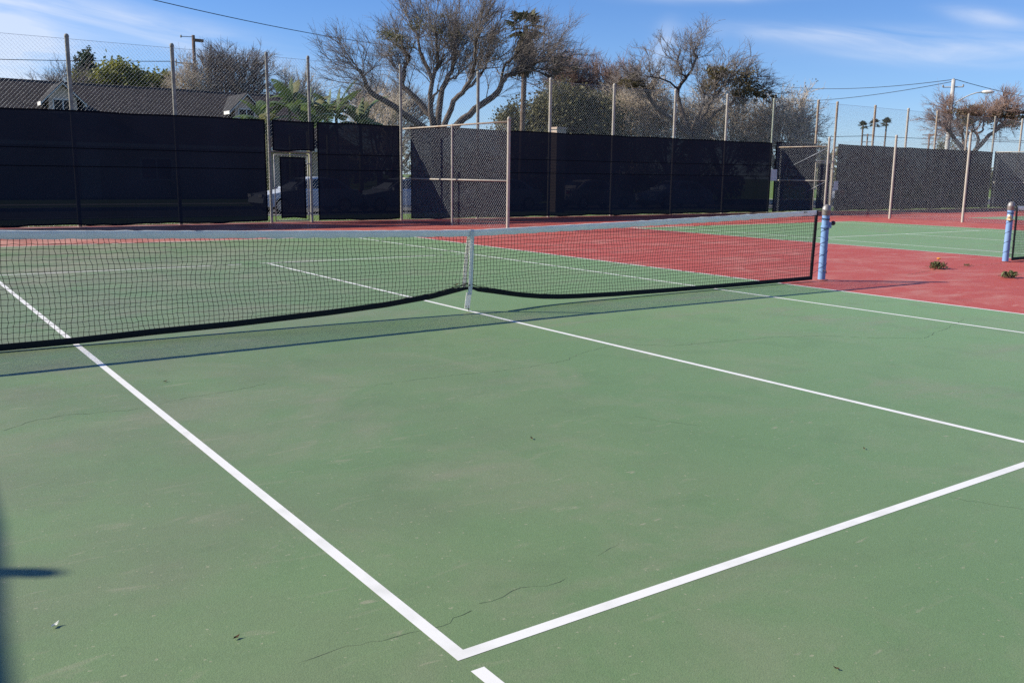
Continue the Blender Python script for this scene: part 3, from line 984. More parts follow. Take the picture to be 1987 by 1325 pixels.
def divider(name, x, y0, posts, h_post, z_mesh, rails, label, m_post, m_rail, ties=True, bays=None):
    t = empty(name, (x, y0, 0), label, 'fence', 'chain-link divider fences between courts')
    for py, hp in posts:
        post_obj(t, x, py, hp, 0.046 if hp > 3.0 else 0.030, m_post, tie=False)
    ye = min(p for p, _ in posts)
    link_mesh('wire_mesh', (x + 0.03, y0), (x + 0.03, ye), 0.03, z_mesh, t, M['galv'], r=0.0025)
    for i_, (z, ya, yb) in enumerate(rails):
        rail(t, (x, ya, z), (x, yb, z), 0.024, m_rail if i_ == 0 else 'pipe_white')
    return t
d1 = divider('divider_fence', 9.10, 18.28, ((12.28, 3.02), (15.24, 2.94)), 3.02, 2.94, ((2.95, 18.28, 12.28), (1.36, 18.28, 12.28)),
             'short chain-link divider with rails and white end post beside the first court', 'pipe_white', 'pipe_rust')
d2 = divider('divider_fence', 27.90, 18.45, ((15.75, 3.20), (12.68, 3.20), (9.70, 3.20), (6.7, 3.2), (3.7, 3.2)), 3.2, 3.05, ((2.87, 18.45, 15.75), (1.44, 18.45, 15.75)),
             'long open chain-link divider in front of the far right court', 'pipe_white', 'pipe_rust')
rail(d2, (27.9, 15.80, 2.80), (27.9, 17.6, 2.05), 0.012, 'galv', 'truss_rod')
rail(d2, (27.9, 15.80, 1.40), (27.9, 16.9, 0.9), 0.012, 'galv', 'truss_rod')
d3 = divider('divider_fence', 46.9, 18.65, ((15.7, 3.2), (12.6, 3.2), (9.6, 3.2)), 3.2, 3.15, ((3.12, 18.65, 15.7), (1.45, 18.65, 15.7)),
             'farthest chain-link divider at the right edge of the photo', 'pipe', 'pipe_white')

# side fence along the left of the first court (it stands left of the frame; its shadow falls into it)
def SX(y):
    return -9.20 + 0.07 * (y + 1.87)
sf = empty('side_fence', (-9.15, 0, 0), 'chain-link side fence left of the frame whose shadow darkens the lower left corner', 'fence', 'chain-link fences round the courts')
for k in range(-4, 7):
    y = -1.87 + 3.05 * k
    post_obj(sf, SX(y), y, 3.05 if k == 0 else 2.90, 0.040, 'pipe')
link_mesh('wire_mesh', (SX(-14) - 0.06, -14), (SX(18.1) - 0.06, 18.1), 0.03, 2.96, sf, M['galv'])
windscreen(sf, (SX(18) + 0.04, 18.0), (SX(-14) + 0.04, -14), 0.06, 2.955, 40, 0.01)

# white notices tied to fence posts
def notice(x, y, z, w, h, label, rz=0.0):
    b = MB()
    r = Matrix.Rotation(rz, 3, 'Z')
    nx, nz_ = 4, 5
    vs_, fs = [], []
    for side in (0, 0.004):
        for k in range(nz_ + 1):
            for i in range(nx + 1):
                u, v = (i / nx - 0.5) * w, (k / nz_ - 0.5) * h
                p = r @ Vector((u * (1 - 0.1 * v / h), side - 0.03 * (u / w) ** 2 * 4, v)) + Vector((x, y, z))
                vs_.append(p)
    n1 = (nx + 1) * (nz_ + 1)
    for k in range(nz_):
        for i in range(nx):
            q = (k * (nx + 1) + i, k * (nx + 1) + i + 1, (k + 1) * (nx + 1) + i + 1, (k + 1) * (nx + 1) + i)
            fs += [q, tuple(n1 + j for j in reversed(q))]
    b.add(vs_, fs)
    o = b.build('notice', M['white'], None)
    return tag(o, label, 'notice')
notice(27.74, FY(27.7) - 0.10, 1.66, 0.36, 0.50, 'white notice wrapped round the green corner post of the fence', -0.5)
notice(32.36, FY(32.3) - 0.12, 1.22, 0.22, 0.42, 'small white tag on the post beside the far gate', -0.6)

# ------------------------------------------------------------------ grass at the fence foot
rng = np.random.default_rng(5)
n = 2600
bx = rng.uniform(-9, 56, n)
by = FY(bx) + 0.25 + rng.gamma(1.2, 0.35, n)
cl = (np.sin(bx * 1.7) + np.sin(bx * 4.1 + 1) + rng.normal(size=n) * 0.7) > 0.15
bx, by = bx[cl], by[cl]
k = len(bx)
hgt = 0.04 + 0.10 * rng.random(k) ** 2
P0 = np.stack([bx, by, np.full(k, -0.02)], 1)
P1 = P0 + np.stack([rng.normal(size=k) * 0.05, rng.normal(size=k) * 0.05, hgt], 1)
seg_mesh('grass_tufts', P0, P1, np.full(k, 0.012), np.full(k, 0.002), M['blade'], None, 3)['kind'] = 'stuff'

# ------------------------------------------------------------------ trees
def unit(v):
    return v / max(np.linalg.norm(v), 1e-9)

class Grower:
    """Bare limbs, branches and twigs: limbs become smooth tapered tubes, twigs thin prisms."""
    def __init__(self, seed):
        self.rng = np.random.default_rng(seed)
        self.tubes = []
        self.segs = []
        self.tips = []
    def poly(self, p, d, L, nseg, wob, up):
        pts = [np.array(p, float)]
        d = unit(np.array(d, float))
        for i in range(nseg):
            d = unit(d + self.rng.normal(size=3) * wob + np.array([0, 0, up]))
            pts.append(pts[-1] + d * L / nseg)
        return pts
    def limb(self, pts, r0, r1):
        self.tubes.append(([tuple(p) for p in pts], list(np.linspace(r0, r1, len(pts)))))
    def sprout(self, pts, r, level, spec, centre):
        sp = spec[level]
        pts = [np.array(p, float) for p in pts]
        seglen = [np.linalg.norm(b - a) for a, b in zip(pts[:-1], pts[1:])]
        tot = sum(seglen)
        cnt = sp['n'] if 'n' in sp else max(2, int(tot * sp['per_m']))
        for _ in range(cnt):
            t = sp['t0'] + (1 - sp['t0']) * self.rng.random() ** sp.get('bias', 0.8)
            s, i = t * tot, 0
            while i < len(seglen) - 1 and s > seglen[i]:
                s -= seglen[i]
                i += 1
            f = min(1, s / max(seglen[i], 1e-6))
            p = pts[i] * (1 - f) + pts[i + 1] * f
            tang = unit(pts[i + 1] - pts[i])
            out = unit(p - centre)
            d = tang * sp['tan'] + out * sp['out'] + self.rng.normal(size=3) * sp['rnd'] + np.array([0, 0, sp['up']])
            L = sp['len'] * (0.55 + 0.8 * self.rng.random())
            q = self.poly(p, d, L, sp['seg'], sp['wob'], sp['bend'])
            rr = sp['r'] * (0.7 + 0.6 * self.rng.random())
            radii = np.linspace(rr, rr * 0.45, len(q))
            for a, b, ra, rb in zip(q[:-1], q[1:], radii[:-1], radii[1:]):
                self.segs.append((a, b, ra, rb))
            if level + 1 < len(spec):
                self.sprout(q, rr, level + 1, spec, centre)
            else:
                self.tips.append(q[-1])
    def build(self, parent, bark, twig, twig_name='twigs'):
        if self.tubes:
            for i, (pts, rad) in enumerate(self.tubes):
                b = MB()
                b.tube(pts, rad, 9)
                b.build('trunk' if i == 0 else 'limb', bark, parent, True)
        if self.segs:
            P0, P1, R0, R1 = (np.array(x) for x in zip(*self.segs))
            o = seg_mesh(twig_name, P0, P1, R0, R1, twig, parent, 3)
            o['kind'] = 'stuff'

def smooth_path(pts, k=3):
    """Catmull-Rom through the joints."""
    P = [np.array(p, float) for p in pts]
    P = [2 * P[0] - P[1]] + P + [2 * P[-1] - P[-2]]
    out = []
    for i in range(1, len(P) - 2):
        for j in range(k):
            t = j / k
            a, b, c, d = P[i - 1], P[i], P[i + 1], P[i + 2]
            out.append(0.5 * (2 * b + (c - a) * t + (2 * a - 5 * b + 4 * c - d) * t * t + (3 * b - a - 3 * c + d) * t ** 3))
    out.append(P[-2])
    return out

def limb_tree(name, base, limbs, radii, label, spec, centre, seed, bark, twig, trunk_r, leaves=None, fork_z=3.3, group='leafless trees beyond the fence'):
    t = empty(name, (base[0], base[1], 0), label, 'tree', group)
    gr = Grower(seed)
    jr = np.random.default_rng(seed + 50)
    b0 = (base[0], base[1], -0.1)
    f0 = np.mean([l[0] for l in limbs[:1]], axis=0)
    gr.limb([b0, (base[0] * 0.7 + f0[0] * 0.3, base[1] * 0.7 + f0[1] * 0.3, fork_z * 0.3), (f0[0], f0[1], f0[2] * 0.8), tuple(f0 + np.array([0, 0, 0.25]))], trunk_r * 1.3, trunk_r * 0.9)
    for l, (ra, rb) in zip(limbs, radii):
        sp_ = [p + jr.normal(size=3) * 0.035 for p in smooth_path(l)]
        sp_[0] = np.array(l[0])
        gr.limb(sp_, ra, rb)
        gr.sprout(sp_, ra, 0, spec, np.array(centre, float))
    gr.build(t, bark, twig)
    if leaves:
        for nm, m_, n_, size, blobs in leaves:
            C = []
            for (bx_, by_, bz_, rx, ry, rz, w) in blobs:
                k_ = int(n_ * w)
                v = gr.rng.normal(size=(k_, 3))
                v /= np.linalg.norm(v, axis=1, keepdims=True)
                v *= gr.rng.random((k_, 1)) ** 0.4
                # keep leaves in clumps
                ck = max(6, k_ // 45)
                cc = gr.rng.normal(size=(ck, 3))
                cc /= np.linalg.norm(cc, axis=1, keepdims=True)
                cc *= gr.rng.random((ck, 1)) ** 0.45
                v = cc[gr.rng.integers(0, ck, k_)] + gr.rng.normal(size=(k_, 3)) * 0.13
                C.append(np.array([bx_, by_, bz_]) + v * np.array([rx, ry, rz]))
            leaf_mesh(nm, np.concatenate(C), size, m_, t, gr.rng)['kind'] = 'stuff'
    return t

T1L = [[(19.33, 33.54, 3.4), (18.47, 33.65, 3.96), (17.5, 33.8, 4.57), (16.14, 34.14, 5.34), (15.57, 34.05, 5.81), (15.37, 33.78, 6.21), (14.92, 33.63, 6.53)], [(19.3, 33.55, 3.46), (19.34, 33.82, 4.26), (19.0, 34.3, 4.93), (18.33, 34.96, 5.85), (18.3, 35.26, 6.2), (18.55, 35.41, 6.95), (18.85, 35.53, 7.57), (18.73, 35.88, 7.93), (18.32, 36.39, 8.34)], [(19.3, 33.55, 3.46), (19.04, 33.51, 4.56), (18.87, 33.41, 5.2), (18.91, 33.2, 6.22), (19.05, 32.92, 6.97), (18.97, 32.78, 7.71), (18.77, 32.7, 8.43)], [(19.16, 33.63, 6.27), (19.06, 34.12, 7.07), (18.96, 34.61, 7.76), (19.09, 34.97, 8.45), (18.92, 35.49, 9.15)], [(19.36, 33.52, 3.46), (19.76, 33.86, 5.14), (20.19, 34.19, 6.24), (20.92, 34.33, 7.23), (21.21, 34.74, 8.29), (21.62, 35.07, 9.16)], [(19.62, 33.36, 5.82), (20.22, 33.58, 6.4), (20.77, 33.83, 6.45)], [(19.38, 33.5, 3.4), (19.42, 32.9, 3.91), (19.61, 32.2, 5.17), (19.84, 31.46, 5.78), (19.9, 30.84, 6.73), (19.67, 30.38, 7.53), (19.61, 29.83, 8.31)], [(19.75, 31.6, 5.6), (20.4, 31.4, 6.18), (20.69, 31.11, 6.81), (20.48, 30.45, 7.36)], [(19.41, 33.48, 3.27), (20.32, 33.08, 4.01), (21.18, 32.69, 4.83), (22.26, 32.12, 5.84), (22.49, 32.11, 6.31), (22.95, 31.95, 6.69), (23.41, 31.77, 6.78), (23.97, 31.52, 7.22), (24.7, 31.13, 7.44)], [(22.4, 32.1, 6.2), (21.97, 31.25, 6.98), (22.12, 30.55, 7.31), (22.14, 29.92, 7.88)], [(23.3, 31.8, 6.75), (24.11, 31.58, 6.97), (25.43, 31.84, 6.69)], [(18.95, 33.45, 5.0), (19.33, 33.53, 5.62), (19.68, 33.33, 5.82)], [(19.05, 32.95, 6.9), (19.5, 33.2, 7.21), (19.7, 33.3, 7.6)]]
T1R = [(.20, .07), (.19, .05), (.17, .05), (.12, .04), (.19, .05), (.07, .035), (.18, .045), (.09, .035), (.21, .05), (.08, .03), (.07, .03), (.07, .05), (.06, .03)]
spec1 = [dict(per_m=3.6, t0=0.40, bias=0.75, tan=0.40, out=0.70, rnd=0.52, up=0.26, len=1.8, seg=5, wob=0.15, bend=0.04, r=0.030),
         dict(n=9, t0=0.12, bias=0.9, tan=0.55, out=0.50, rnd=0.50, up=0.16, len=1.05, seg=4, wob=0.14, bend=0.02, r=0.012),
         dict(n=8, t0=0.15, bias=0.9, tan=0.6, out=0.35, rnd=0.48, up=0.10, len=0.58, seg=2, wob=0.09, bend=0.02, r=0.0064)]
limb_tree('spreading_bare_tree', (19.45, 33.46), T1L, T1R, 'largest leafless tree with many spreading limbs, centre-left above the fence', spec1, (19.4, 33.2, 4.6), 21, M['bark'], M['twig'], 0.30,
          [('leaf_tufts', M['leaf_olive'], 2600, 0.055, [(17.6, 34.9, 8.4, 1.5, 1.5, 0.8, 0.25), (19.6, 33.5, 8.9, 1.9, 1.5, 0.8, 0.25), (21.9, 33, 8.5, 1.8, 1.6, 0.9, 0.3), (25.6, 31.4, 7.3, 1.0, 0.9, 0.7, 0.20)])])

T2L = [[(39.21, 34.22, 3.59), (38.73, 34.25, 4.05), (37.93, 34.58, 4.79), (36.64, 35.38, 5.98), (35.9, 35.62, 6.98), (35.31, 35.71, 7.46), (34.74, 35.79, 7.51)], [(39.23, 34.2, 3.59), (38.89, 34.86, 4.84), (38.73, 35.33, 6.09), (38.79, 35.58, 7.06), (39.06, 35.6, 7.46), (39.5, 35.46, 8.05), (39.99, 35.27, 9.21), (40.03, 35.54, 9.71)], [(39.4, 35.5, 7.9), (38.95, 35.5, 8.26), (38.75, 35.65, 8.77), (38.63, 36.23, 9.09)], [(39.25, 34.19, 3.59), (39.0, 33.87, 4.43), (38.87, 33.42, 5.35), (38.99, 32.71, 6.25), (38.8, 32.33, 6.94), (38.72, 31.82, 7.8)], [(39.26, 34.17, 3.59), (39.6, 34.3, 4.27), (40.14, 34.21, 5.15), (41.01, 33.76, 5.94), (41.64, 33.57, 6.25), (42.36, 33.25, 7.03), (43.36, 32.6, 7.05)], [(39.24, 34.2, 3.88), (39.08, 34.36, 4.64), (39.32, 34.11, 5.4), (39.48, 33.94, 6.34), (39.58, 33.83, 7.28)], [(39.0, 32.6, 6.4), (40.2, 32.9, 7.3), (40.96, 33.08, 7.69), (41.95, 32.71, 7.91)], [(38.8, 35.5, 7.1), (37.35, 35.39, 7.61), (36.24, 35.76, 7.8)]]
T2R = [(.20, .08), (.20, .05), (.07, .03), (.15, .04), (.17, .05), (.12, .04), (.08, .03), (.07, .03)]
spec2 = [dict(per_m=3.8, t0=0.48, bias=0.75, tan=0.4, out=0.55, rnd=0.65, up=0.18, len=1.45, seg=4, wob=0.16, bend=0.02, r=0.030),
         dict(n=7, t0=0.15, bias=0.8, tan=0.55, out=0.4, rnd=0.65, up=0.05, len=0.9, seg=3, wob=0.16, bend=0.0, r=0.014),
         dict(n=7, t0=0.2, bias=0.9, tan=0.7, out=0.25, rnd=0.5, up=0.05, len=0.48, seg=2, wob=0.14, bend=-0.02, r=0.008)]
limb_tree('gnarled_tree', (39.27, 34.16), T2L, T2R, 'gnarled half-leafless tree with olive clumps, right of the centre above the fence', spec2, (39.2, 34.1, 4.8), 33, M['bark'], M['twig'], 0.34,
          [('leaf_clumps', M['leaf_brown'], 5200, 0.070, [(40.6, 33.2, 7.6, 1.9, 1.8, 1.05, 0.4), (42.3, 33.0, 7.1, 1.6, 1.5, 0.85, 0.25), (34.9, 35.7, 7.3, 0.8, 0.8, 0.45, 0.12), (38.6, 32.0, 7.9, 0.9, 0.9, 0.5, 0.12), (43.6, 32.5, 6.8, 0.8, 0.8, 0.45, 0.11)])])

T3L = [[(62.82, 28.89, 3.11), (62.16, 29.25, 4.04), (61.51, 29.59, 4.75), (61.02, 29.63, 5.16), (60.47, 29.79, 5.44), (59.98, 29.82, 5.88)], [(62.84, 28.85, 3.11), (62.89, 29.28, 3.89), (63.01, 29.57, 4.76), (63.16, 29.8, 5.33), (63.25, 30.16, 5.69)], [(62.85, 28.82, 3.11), (63.35, 28.6, 3.98), (63.89, 28.3, 4.67), (64.47, 27.91, 5.24), (64.98, 27.66, 5.76), (65.32, 27.72, 6.29), (65.67, 27.77, 6.73)], [(63.2, 28.6, 3.9), (63.07, 28.42, 4.52), (63.0, 28.55, 4.9), (62.86, 28.81, 5.12), (62.7, 29.09, 4.87)], [(62.86, 28.81, 5.12), (62.61, 28.22, 5.47), (62.17, 27.98, 5.82)], [(62.94, 28.66, 4.99), (63.45, 28.5, 5.11), (63.83, 28.59, 5.66), (64.25, 28.6, 6.15), (64.84, 28.29, 6.2)], [(62.86, 28.81, 5.12), (62.4, 28.6, 5.56), (61.98, 28.33, 5.91)], [(61.3, 29.6, 5.0), (61.9, 30.1, 5.76), (62.5, 30.5, 6.74)], [(64.3, 28.0, 5.1), (64.1, 27.6, 6.2), (63.9, 27.2, 6.96)]]
T3R = [(.20, .06), (.14, .05), (.20, .05), (.13, .05), (.08, .03), (.09, .03), (.07, .03), (.08, .03), (.08, .03)]
spec3 = [dict(per_m=5.5, t0=0.55, bias=0.7, tan=0.5, out=0.6, rnd=0.55, up=0.15, len=1.25, seg=4, wob=0.18, bend=0.0, r=0.028),
         dict(n=8, t0=0.15, bias=0.8, tan=0.7, out=0.35, rnd=0.55, up=0.05, len=0.75, seg=3, wob=0.16, bend=0.0, r=0.014),
         dict(n=7, t0=0.2, bias=0.9, tan=0.7, out=0.25, rnd=0.5, up=0.05, len=0.42, seg=2, wob=0.14, bend=0.0, r=0.009)]
limb_tree('flat_topped_bare_tree', (62.87, 28.78), T3L, T3R, 'flat-topped brown tree behind the street lamp at the right edge', spec3, (62.9, 28.7, 4.2), 44, M['bark'], M['twig_red'], 0.30,
          [('leaf_clumps', M['leaf_brown'], 3600, 0.09, [(63.0, 29.3, 6.4, 1.7, 1.5, 0.75, 0.5), (65.6, 27.8, 6.1, 1.6, 1.5, 0.8, 0.5)])])

def twig_tree(name, base, H, rx, ry, z0, label, seed, twig, n_limb=9, density=1.0, droop=0.0, leaves=None, spread=0.75, r=0.01, group='leafless trees beyond the fence', lens=(1.6, 0.95, 0.5)):
    """Bare tree with procedural limbs filling a rounded crown."""
    t = empty(name, (base[0], base[1], 0), label, 'tree', group)
    gr = Grower(seed)
    g_ = gr.rng
    fork = z0 * 0.55
    gr.limb([(base[0], base[1], -0.1), (base[0] + g_.normal() * 0.06, base[1] + g_.normal() * 0.06, fork * 0.6), (base[0], base[1], fork)], 0.035 * H, 0.024 * H)
    c = np.array([base[0], base[1], z0])
    spec = [dict(per_m=4.0 * density, t0=0.30, bias=0.8, tan=0.6, out=0.55, rnd=0.5, up=0.15 - droop * 0.3, len=lens[0], seg=4, wob=0.15, bend=0.03 - droop * 0.20, r=r * 2.6),
            dict(n=7, t0=0.15, bias=0.8, tan=0.8, out=0.3, rnd=0.5, up=0.08 - droop * 0.5, len=lens[1], seg=3, wob=0.14, bend=0.02 - droop * 0.25, r=r * 1.25),
            dict(n=7, t0=0.2, bias=0.9, tan=0.8, out=0.2, rnd=0.45, up=0.05 - droop * 0.6, len=lens[2], seg=2, wob=0.12, bend=-droop * 0.3, r=r * 0.75)]
    for i in range(n_limb):
        a = 2 * PI * (i + g_.random() * 0.7) / n_limb
        e = spread * (0.35 + 0.65 * g_.random())
        tgt = np.array([base[0] + math.cos(a) * rx * e, base[1] + math.sin(a) * ry * e, z0 + (H - z0) * math.sqrt(max(0.05, 1 - e * e)) * (0.6 + 0.25 * g_.random())])
        p0 = np.array([base[0], base[1], fork * (0.75 + 0.25 * g_.random())])
        mid = p0 * 0.5 + tgt * 0.5 + np.array([math.cos(a) * rx * 0.08, math.sin(a) * ry * 0.08, -0.06 * H]) + g_.normal(size=3) * 0.12
        pts = smooth_path([p0, p0 * 0.78 + mid * 0.22 + g_.normal(size=3) * 0.06, mid, tgt * 0.75 + mid * 0.25 + g_.normal(size=3) * 0.15, tgt])
        gr.limb(pts, 0.016 * H, 0.004 * H)
        gr.sprout(pts, 0.1, 0, spec, c)
    gr.build(t, M['bark'], twig)
    if leaves:
        m_, n_, size = leaves
        T = np.array(gr.tips)
        T = T[g_.integers(0, len(T), n_)] + g_.normal(size=(n_, 3)) * 0.16
        leaf_mesh('crown', T, size, m_, t, g_)['kind'] = 'stuff'
    return t

def leaf_tree(name, base, blobs, label, seed, m_, n_leaf, size, trunk_h, trunk_r, group='leafy trees beyond the fence', clump=60):
    """Leafy tree: trunk, boughs to each lobe and a crown of leaf-sized faces in clumps."""
    t = empty(name, (base[0], base[1], 0), label, 'tree', group)
    g_ = np.random.default_rng(seed)
    gr = Grower(seed)
    gr.limb([(base[0], base[1], -0.1), (base[0] + 0.1, base[1], trunk_h * 0.5), (base[0], base[1] + 0.05, trunk_h)], trunk_r * 1.25, trunk_r)
    C = []
    vol = sum(b[3] * b[4] * b[5] for b in blobs)
    for b in blobs:
        gr.limb(smooth_path([(base[0], base[1], trunk_h * 0.9), ((base[0] + b[0]) / 2 + 0.1, (base[1] + b[1]) / 2, (trunk_h + b[2]) / 2 - 0.1), (b[0], b[1], b[2])]), trunk_r * 0.55, trunk_r * 0.12)
        k_ = int(n_leaf * b[3] * b[4] * b[5] / vol)
        ck = max(8, k_ // clump)
        v = g_.normal(size=(ck, 3))
        v /= np.linalg.norm(v, axis=1, keepdims=True)
        v *= (0.55 + 0.5 * g_.random((ck, 1)) ** 0.7)
        for d in v[:: max(1, ck // 40)]:
            p = np.array(b[:3])
            gr.segs.append((p, p + d * np.array(b[3:6]) * 0.95, 0.03, 0.008))
        cen = np.array(b[:3]) + v * np.array(b[3:6])
        pick = cen[g_.integers(0, ck, k_)]
        cr = 0.20 * (b[3] * b[4] * b[5]) ** (1 / 3)
        C.append(pick + g_.normal(size=(k_, 3)) * cr * (0.6 + 0.6 * g_.random((k_, 1))))
    gr.build(t, M['bark'], M['bark'], 'branchlets')
    leaf_mesh('crown', np.concatenate(C), size, m_, t, g_)['kind'] = 'stuff'
    return t

# right of the big tree: dense olive mass, reddish bare tops, grey weeping crowns
leaf_tree('dense_olive_tree', (31.0, 39.2), [(29.6, 40.2, 4.4, 1.6, 1.5, 1.6), (31.6, 38.6, 5.2, 1.9, 1.7, 1.9), (33.4, 37.4, 4.6, 1.6, 1.6, 1.8), (30.6, 38.8, 3.0, 2.4, 2.0, 1.6), (33.0, 37.4, 3.0, 2.2, 1.8, 1.6)],
          'dense olive-green bushy tree right behind the pale masonry pillar', 61, M['leaf_olive'], 52000, 0.095, 2.2, 0.22)
twig_tree('reddish_bare_tree', (35.6, 43.0), 9.7, 2.2, 2.2, 5.2, 'reddish leafless tree top just right of the shaggy palm', 62, M['twig_red'], 8, 0.9, r=0.012)
twig_tree('reddish_bare_tree', (38.2, 41.2), 9.4, 2.2, 2.2, 5.2, 'second reddish leafless tree top, left of the gnarled tree', 63, M['twig_red'], 8, 0.9, r=0.012)
twig_tree('weeping_grey_tree', (37.4, 38.6), 7.3, 2.6, 2.4, 4.2, 'grey weeping leafless tree behind the left limb of the gnarled tree', 64, M['twig_gray'], 12, 1.0, 0.55, (M['leaf_olive'], 2500, 0.07), r=0.014)
twig_tree('weeping_grey_tree', (39.9, 37.4), 6.3, 2.4, 2.2, 3.6, 'lower grey weeping leafless tree behind the stem of the gnarled tree', 67, M['twig_gray'], 11, 0.9, 0.5, None, r=0.014)
twig_tree('grey_bushy_tree', (43.4, 35.6), 6.1, 2.8, 2.6, 3.4, 'grey-brown twiggy tree just right of the gnarled tree', 65, M['twig_gray'], 12, 0.95, 0.15, (M['leaf_brown'], 1500, 0.06), r=0.014)
twig_tree('grey_bushy_tree', (46.2, 32.8), 6.3, 2.8, 2.6, 3.3, 'grey-brown twiggy tree at the end of the row beside the open sky', 66, M['twig_gray'], 13, 0.95, 0.15, (M['leaf_brown'], 2000, 0.06), r=0.014)
twig_tree('small_bare_tree', (25.2, 49.6), 7.3, 3.0, 2.6, 3.6, 'small leafless tree seen between the limbs of the largest tree', 68, M['twig'], 9, 0.8, r=0.013)
twig_tree('small_bare_tree', (21.6, 44.5), 6.0, 1.8, 1.8, 3.2, 'small leafless tree right of the banana plants', 69, M['twig_gray'], 7, 0.8, r=0.012)
# behind the house
twig_tree('rounded_bare_tree', (20.0, 67.1), 11.2, 3.0, 2.8, 6.6, 'rounded leafless tree rising behind the roof right of the wooden pole', 70, M['twig'], 12, 0.75, r=0.015, lens=(1.7, 1.0, 0.55))
twig_tree('rounded_bare_tree', (24.6, 64.5), 9.0, 1.6, 1.6, 6.0, 'slim leafless tree behind the right end of the roof', 71, M['twig_gray'], 7, 0.8, r=0.013)
twig_tree('rounded_bare_tree', (8.0, 70.0), 8.0, 1.5, 1.5, 5.6, 'low leafless tree behind the left dormer', 72, M['twig'], 8, 0.8, r=0.013)
twig_tree('rounded_bare_tree', (16.4, 66.0), 9.2, 1.6, 1.6, 6.2, 'slim leafless tree left of the wooden pole behind the roof', 73, M['twig_gray'], 7, 0.8, r=0.013)
leaf_tree('bright_green_tree', (12.8, 71.0), [(10.2, 71.6, 7.7, 1.7, 1.6, 1.1), (12.4, 71.2, 8.5, 1.9, 1.7, 1.4), (14.8, 70.6, 8.1, 1.6, 1.6, 1.3), (12.6, 71.0, 6.8, 3.6, 2.2, 1.4)],
          'sunlit yellow-green tree behind the roof between the dormers', 74, M['leaf_green'], 24000, 0.15, 5.0, 0.25)
leaf_tree('dark_conifer', (11.5, 79.6), [(11.5, 79.6, 10.5, 0.8, 0.8, 1.1), (11.55, 79.6, 9.4, 1.05, 1.05, 1.0), (11.6, 79.6, 8.3, 1.2, 1.2, 1.0), (11.4, 79.6, 7.0, 1.3, 1.3, 1.2)],
          'dark conical evergreen behind the left end of the roof', 75, M['leaf_dark'], 11000, 0.14, 6.5, 0.2)
leaf_tree('clipped_dome_tree', (72.4, 36.3), [(72.4, 36.3, 3.9, 0.95, 0.95, 1.2), (72.4, 36.3, 3.0, 0.95, 0.95, 1.0)], 'small clipped dome-shaped evergreen left of the street lamp pole', 76, M['leaf_olive'], 3000, 0.09, 2.4, 0.12, clump=30)
leaf_tree('distant_shrub', (56.0, 38.0), [(56.0, 38.0, 3.6, 1.6, 1.4, 0.9), (57.2, 37.4, 3.2, 1.3, 1.2, 0.7)], 'low distant shrub showing above the screen beside the far gate', 77, M['leaf_olive'], 2500, 0.11, 2.0, 0.1)
leaf_tree('distant_shrub', (99.0, 62.0), [(99.0, 62.0, 3.9, 2.6, 2.2, 1.0), (102, 60.5, 3.6, 2.2, 2.0, 0.8)], 'far low shrub under the three palms', 78, M['leaf_olive'], 2000, 0.2, 2.4, 0.15)
# far low trees closing the view at street level
hedge = []
hr = np.random.default_rng(80)
for i in range(90):
    x = -60 + i * 3.4 + hr.normal()
    hedge.append((x, 96 + hr.normal() * 5 - 0.10 * x, 1.6 + 0.9 * hr.random(), 3.0, 2.0, 1.6 + 1.2 * hr.random()))
C = []
for b in hedge:
    v = hr.normal(size=(330, 3)); v /= np.linalg.norm(v, axis=1, keepdims=True); v *= hr.random((330, 1)) ** 0.35
    C.append(np.array(b[:3]) + v * np.array(b[3:6]))
leaf_mesh('far_woodland', np.concatenate(C), 0.32, M['leaf_olive'], None, hr)['kind'] = 'stuff'

# hedge along the far pavement
hd = np.random.default_rng(81)
def hedge_row(x0, x1, y, h, d, label, n_):
    t = empty('clipped_hedge', ((x0 + x1) / 2, y, 0), label, 'hedge', 'clipped hedges across the street')
    V = np.stack([hd.uniform(x0, x1, n_), y + hd.uniform(-d / 2, d / 2, n_), h * hd.random(n_) ** 0.6], 1)
    leaf_mesh('foliage', V, 0.10, M['leaf_olive'], t, hd)['kind'] = 'stuff'
    st_ = MB()
    for x in np.arange(x0 + 0.3, x1, 0.9):
        st_.tube([(x, y, -0.05), (x + 0.05, y, h * 0.7)], [0.03, 0.015], 6)
    so = st_.build('stems', M['bark'], t)
    so['kind'] = 'stuff'
hedge_row(22.0, 33.0, 37.6, 1.5, 0.9, 'clipped hedge across the street behind the big bare tree', 6000)
hedge_row(35.0, 47.0, 37.0, 1.6, 0.9, 'clipped hedge across the street behind the gnarled tree', 6000)

# ------------------------------------------------------------------ palms
def fan_frond(mb, rootp, d, petiole, radius, n_seg, droop, rng_):
    """A fan leaf: stalk plus a spray of narrow leaflets."""
    d = Vector(d).normalized()
    side = d.cross(Vector((0, 0, 1)))
    if side.length < 1e-3:
        side = Vector((1, 0, 0))
    side.normalize()
    nrm = side.cross(d).normalized()
    c = Vector(rootp) + d * petiole + Vector((0, 0, -droop * petiole * 0.3))
    mb.add([Vector(rootp) + side * 0.02, Vector(rootp) - side * 0.02, c - side * 0.012, c + side * 0.012], [(0, 1, 2, 3)])
    for k in range(n_seg):
        a = (k / (n_seg - 1) - 0.5) * 3.6
        v = (d * math.cos(a) + side * math.sin(a)).normalized()
        L = radius * (0.75 + 0.25 * math.cos(a)) * rng_.uniform(0.85, 1.1)
        w = radius * 0.11
        mid = c + v * L * 0.55 + nrm * 0.03
        tip = c + v * L + Vector((0, 0, -droop * L * rng_.uniform(0.3, 0.8)))
        s = v.cross(nrm).normalized()
        mb.add([c, mid - s * w, tip, mid + s * w], [(0, 1, 2, 3)])

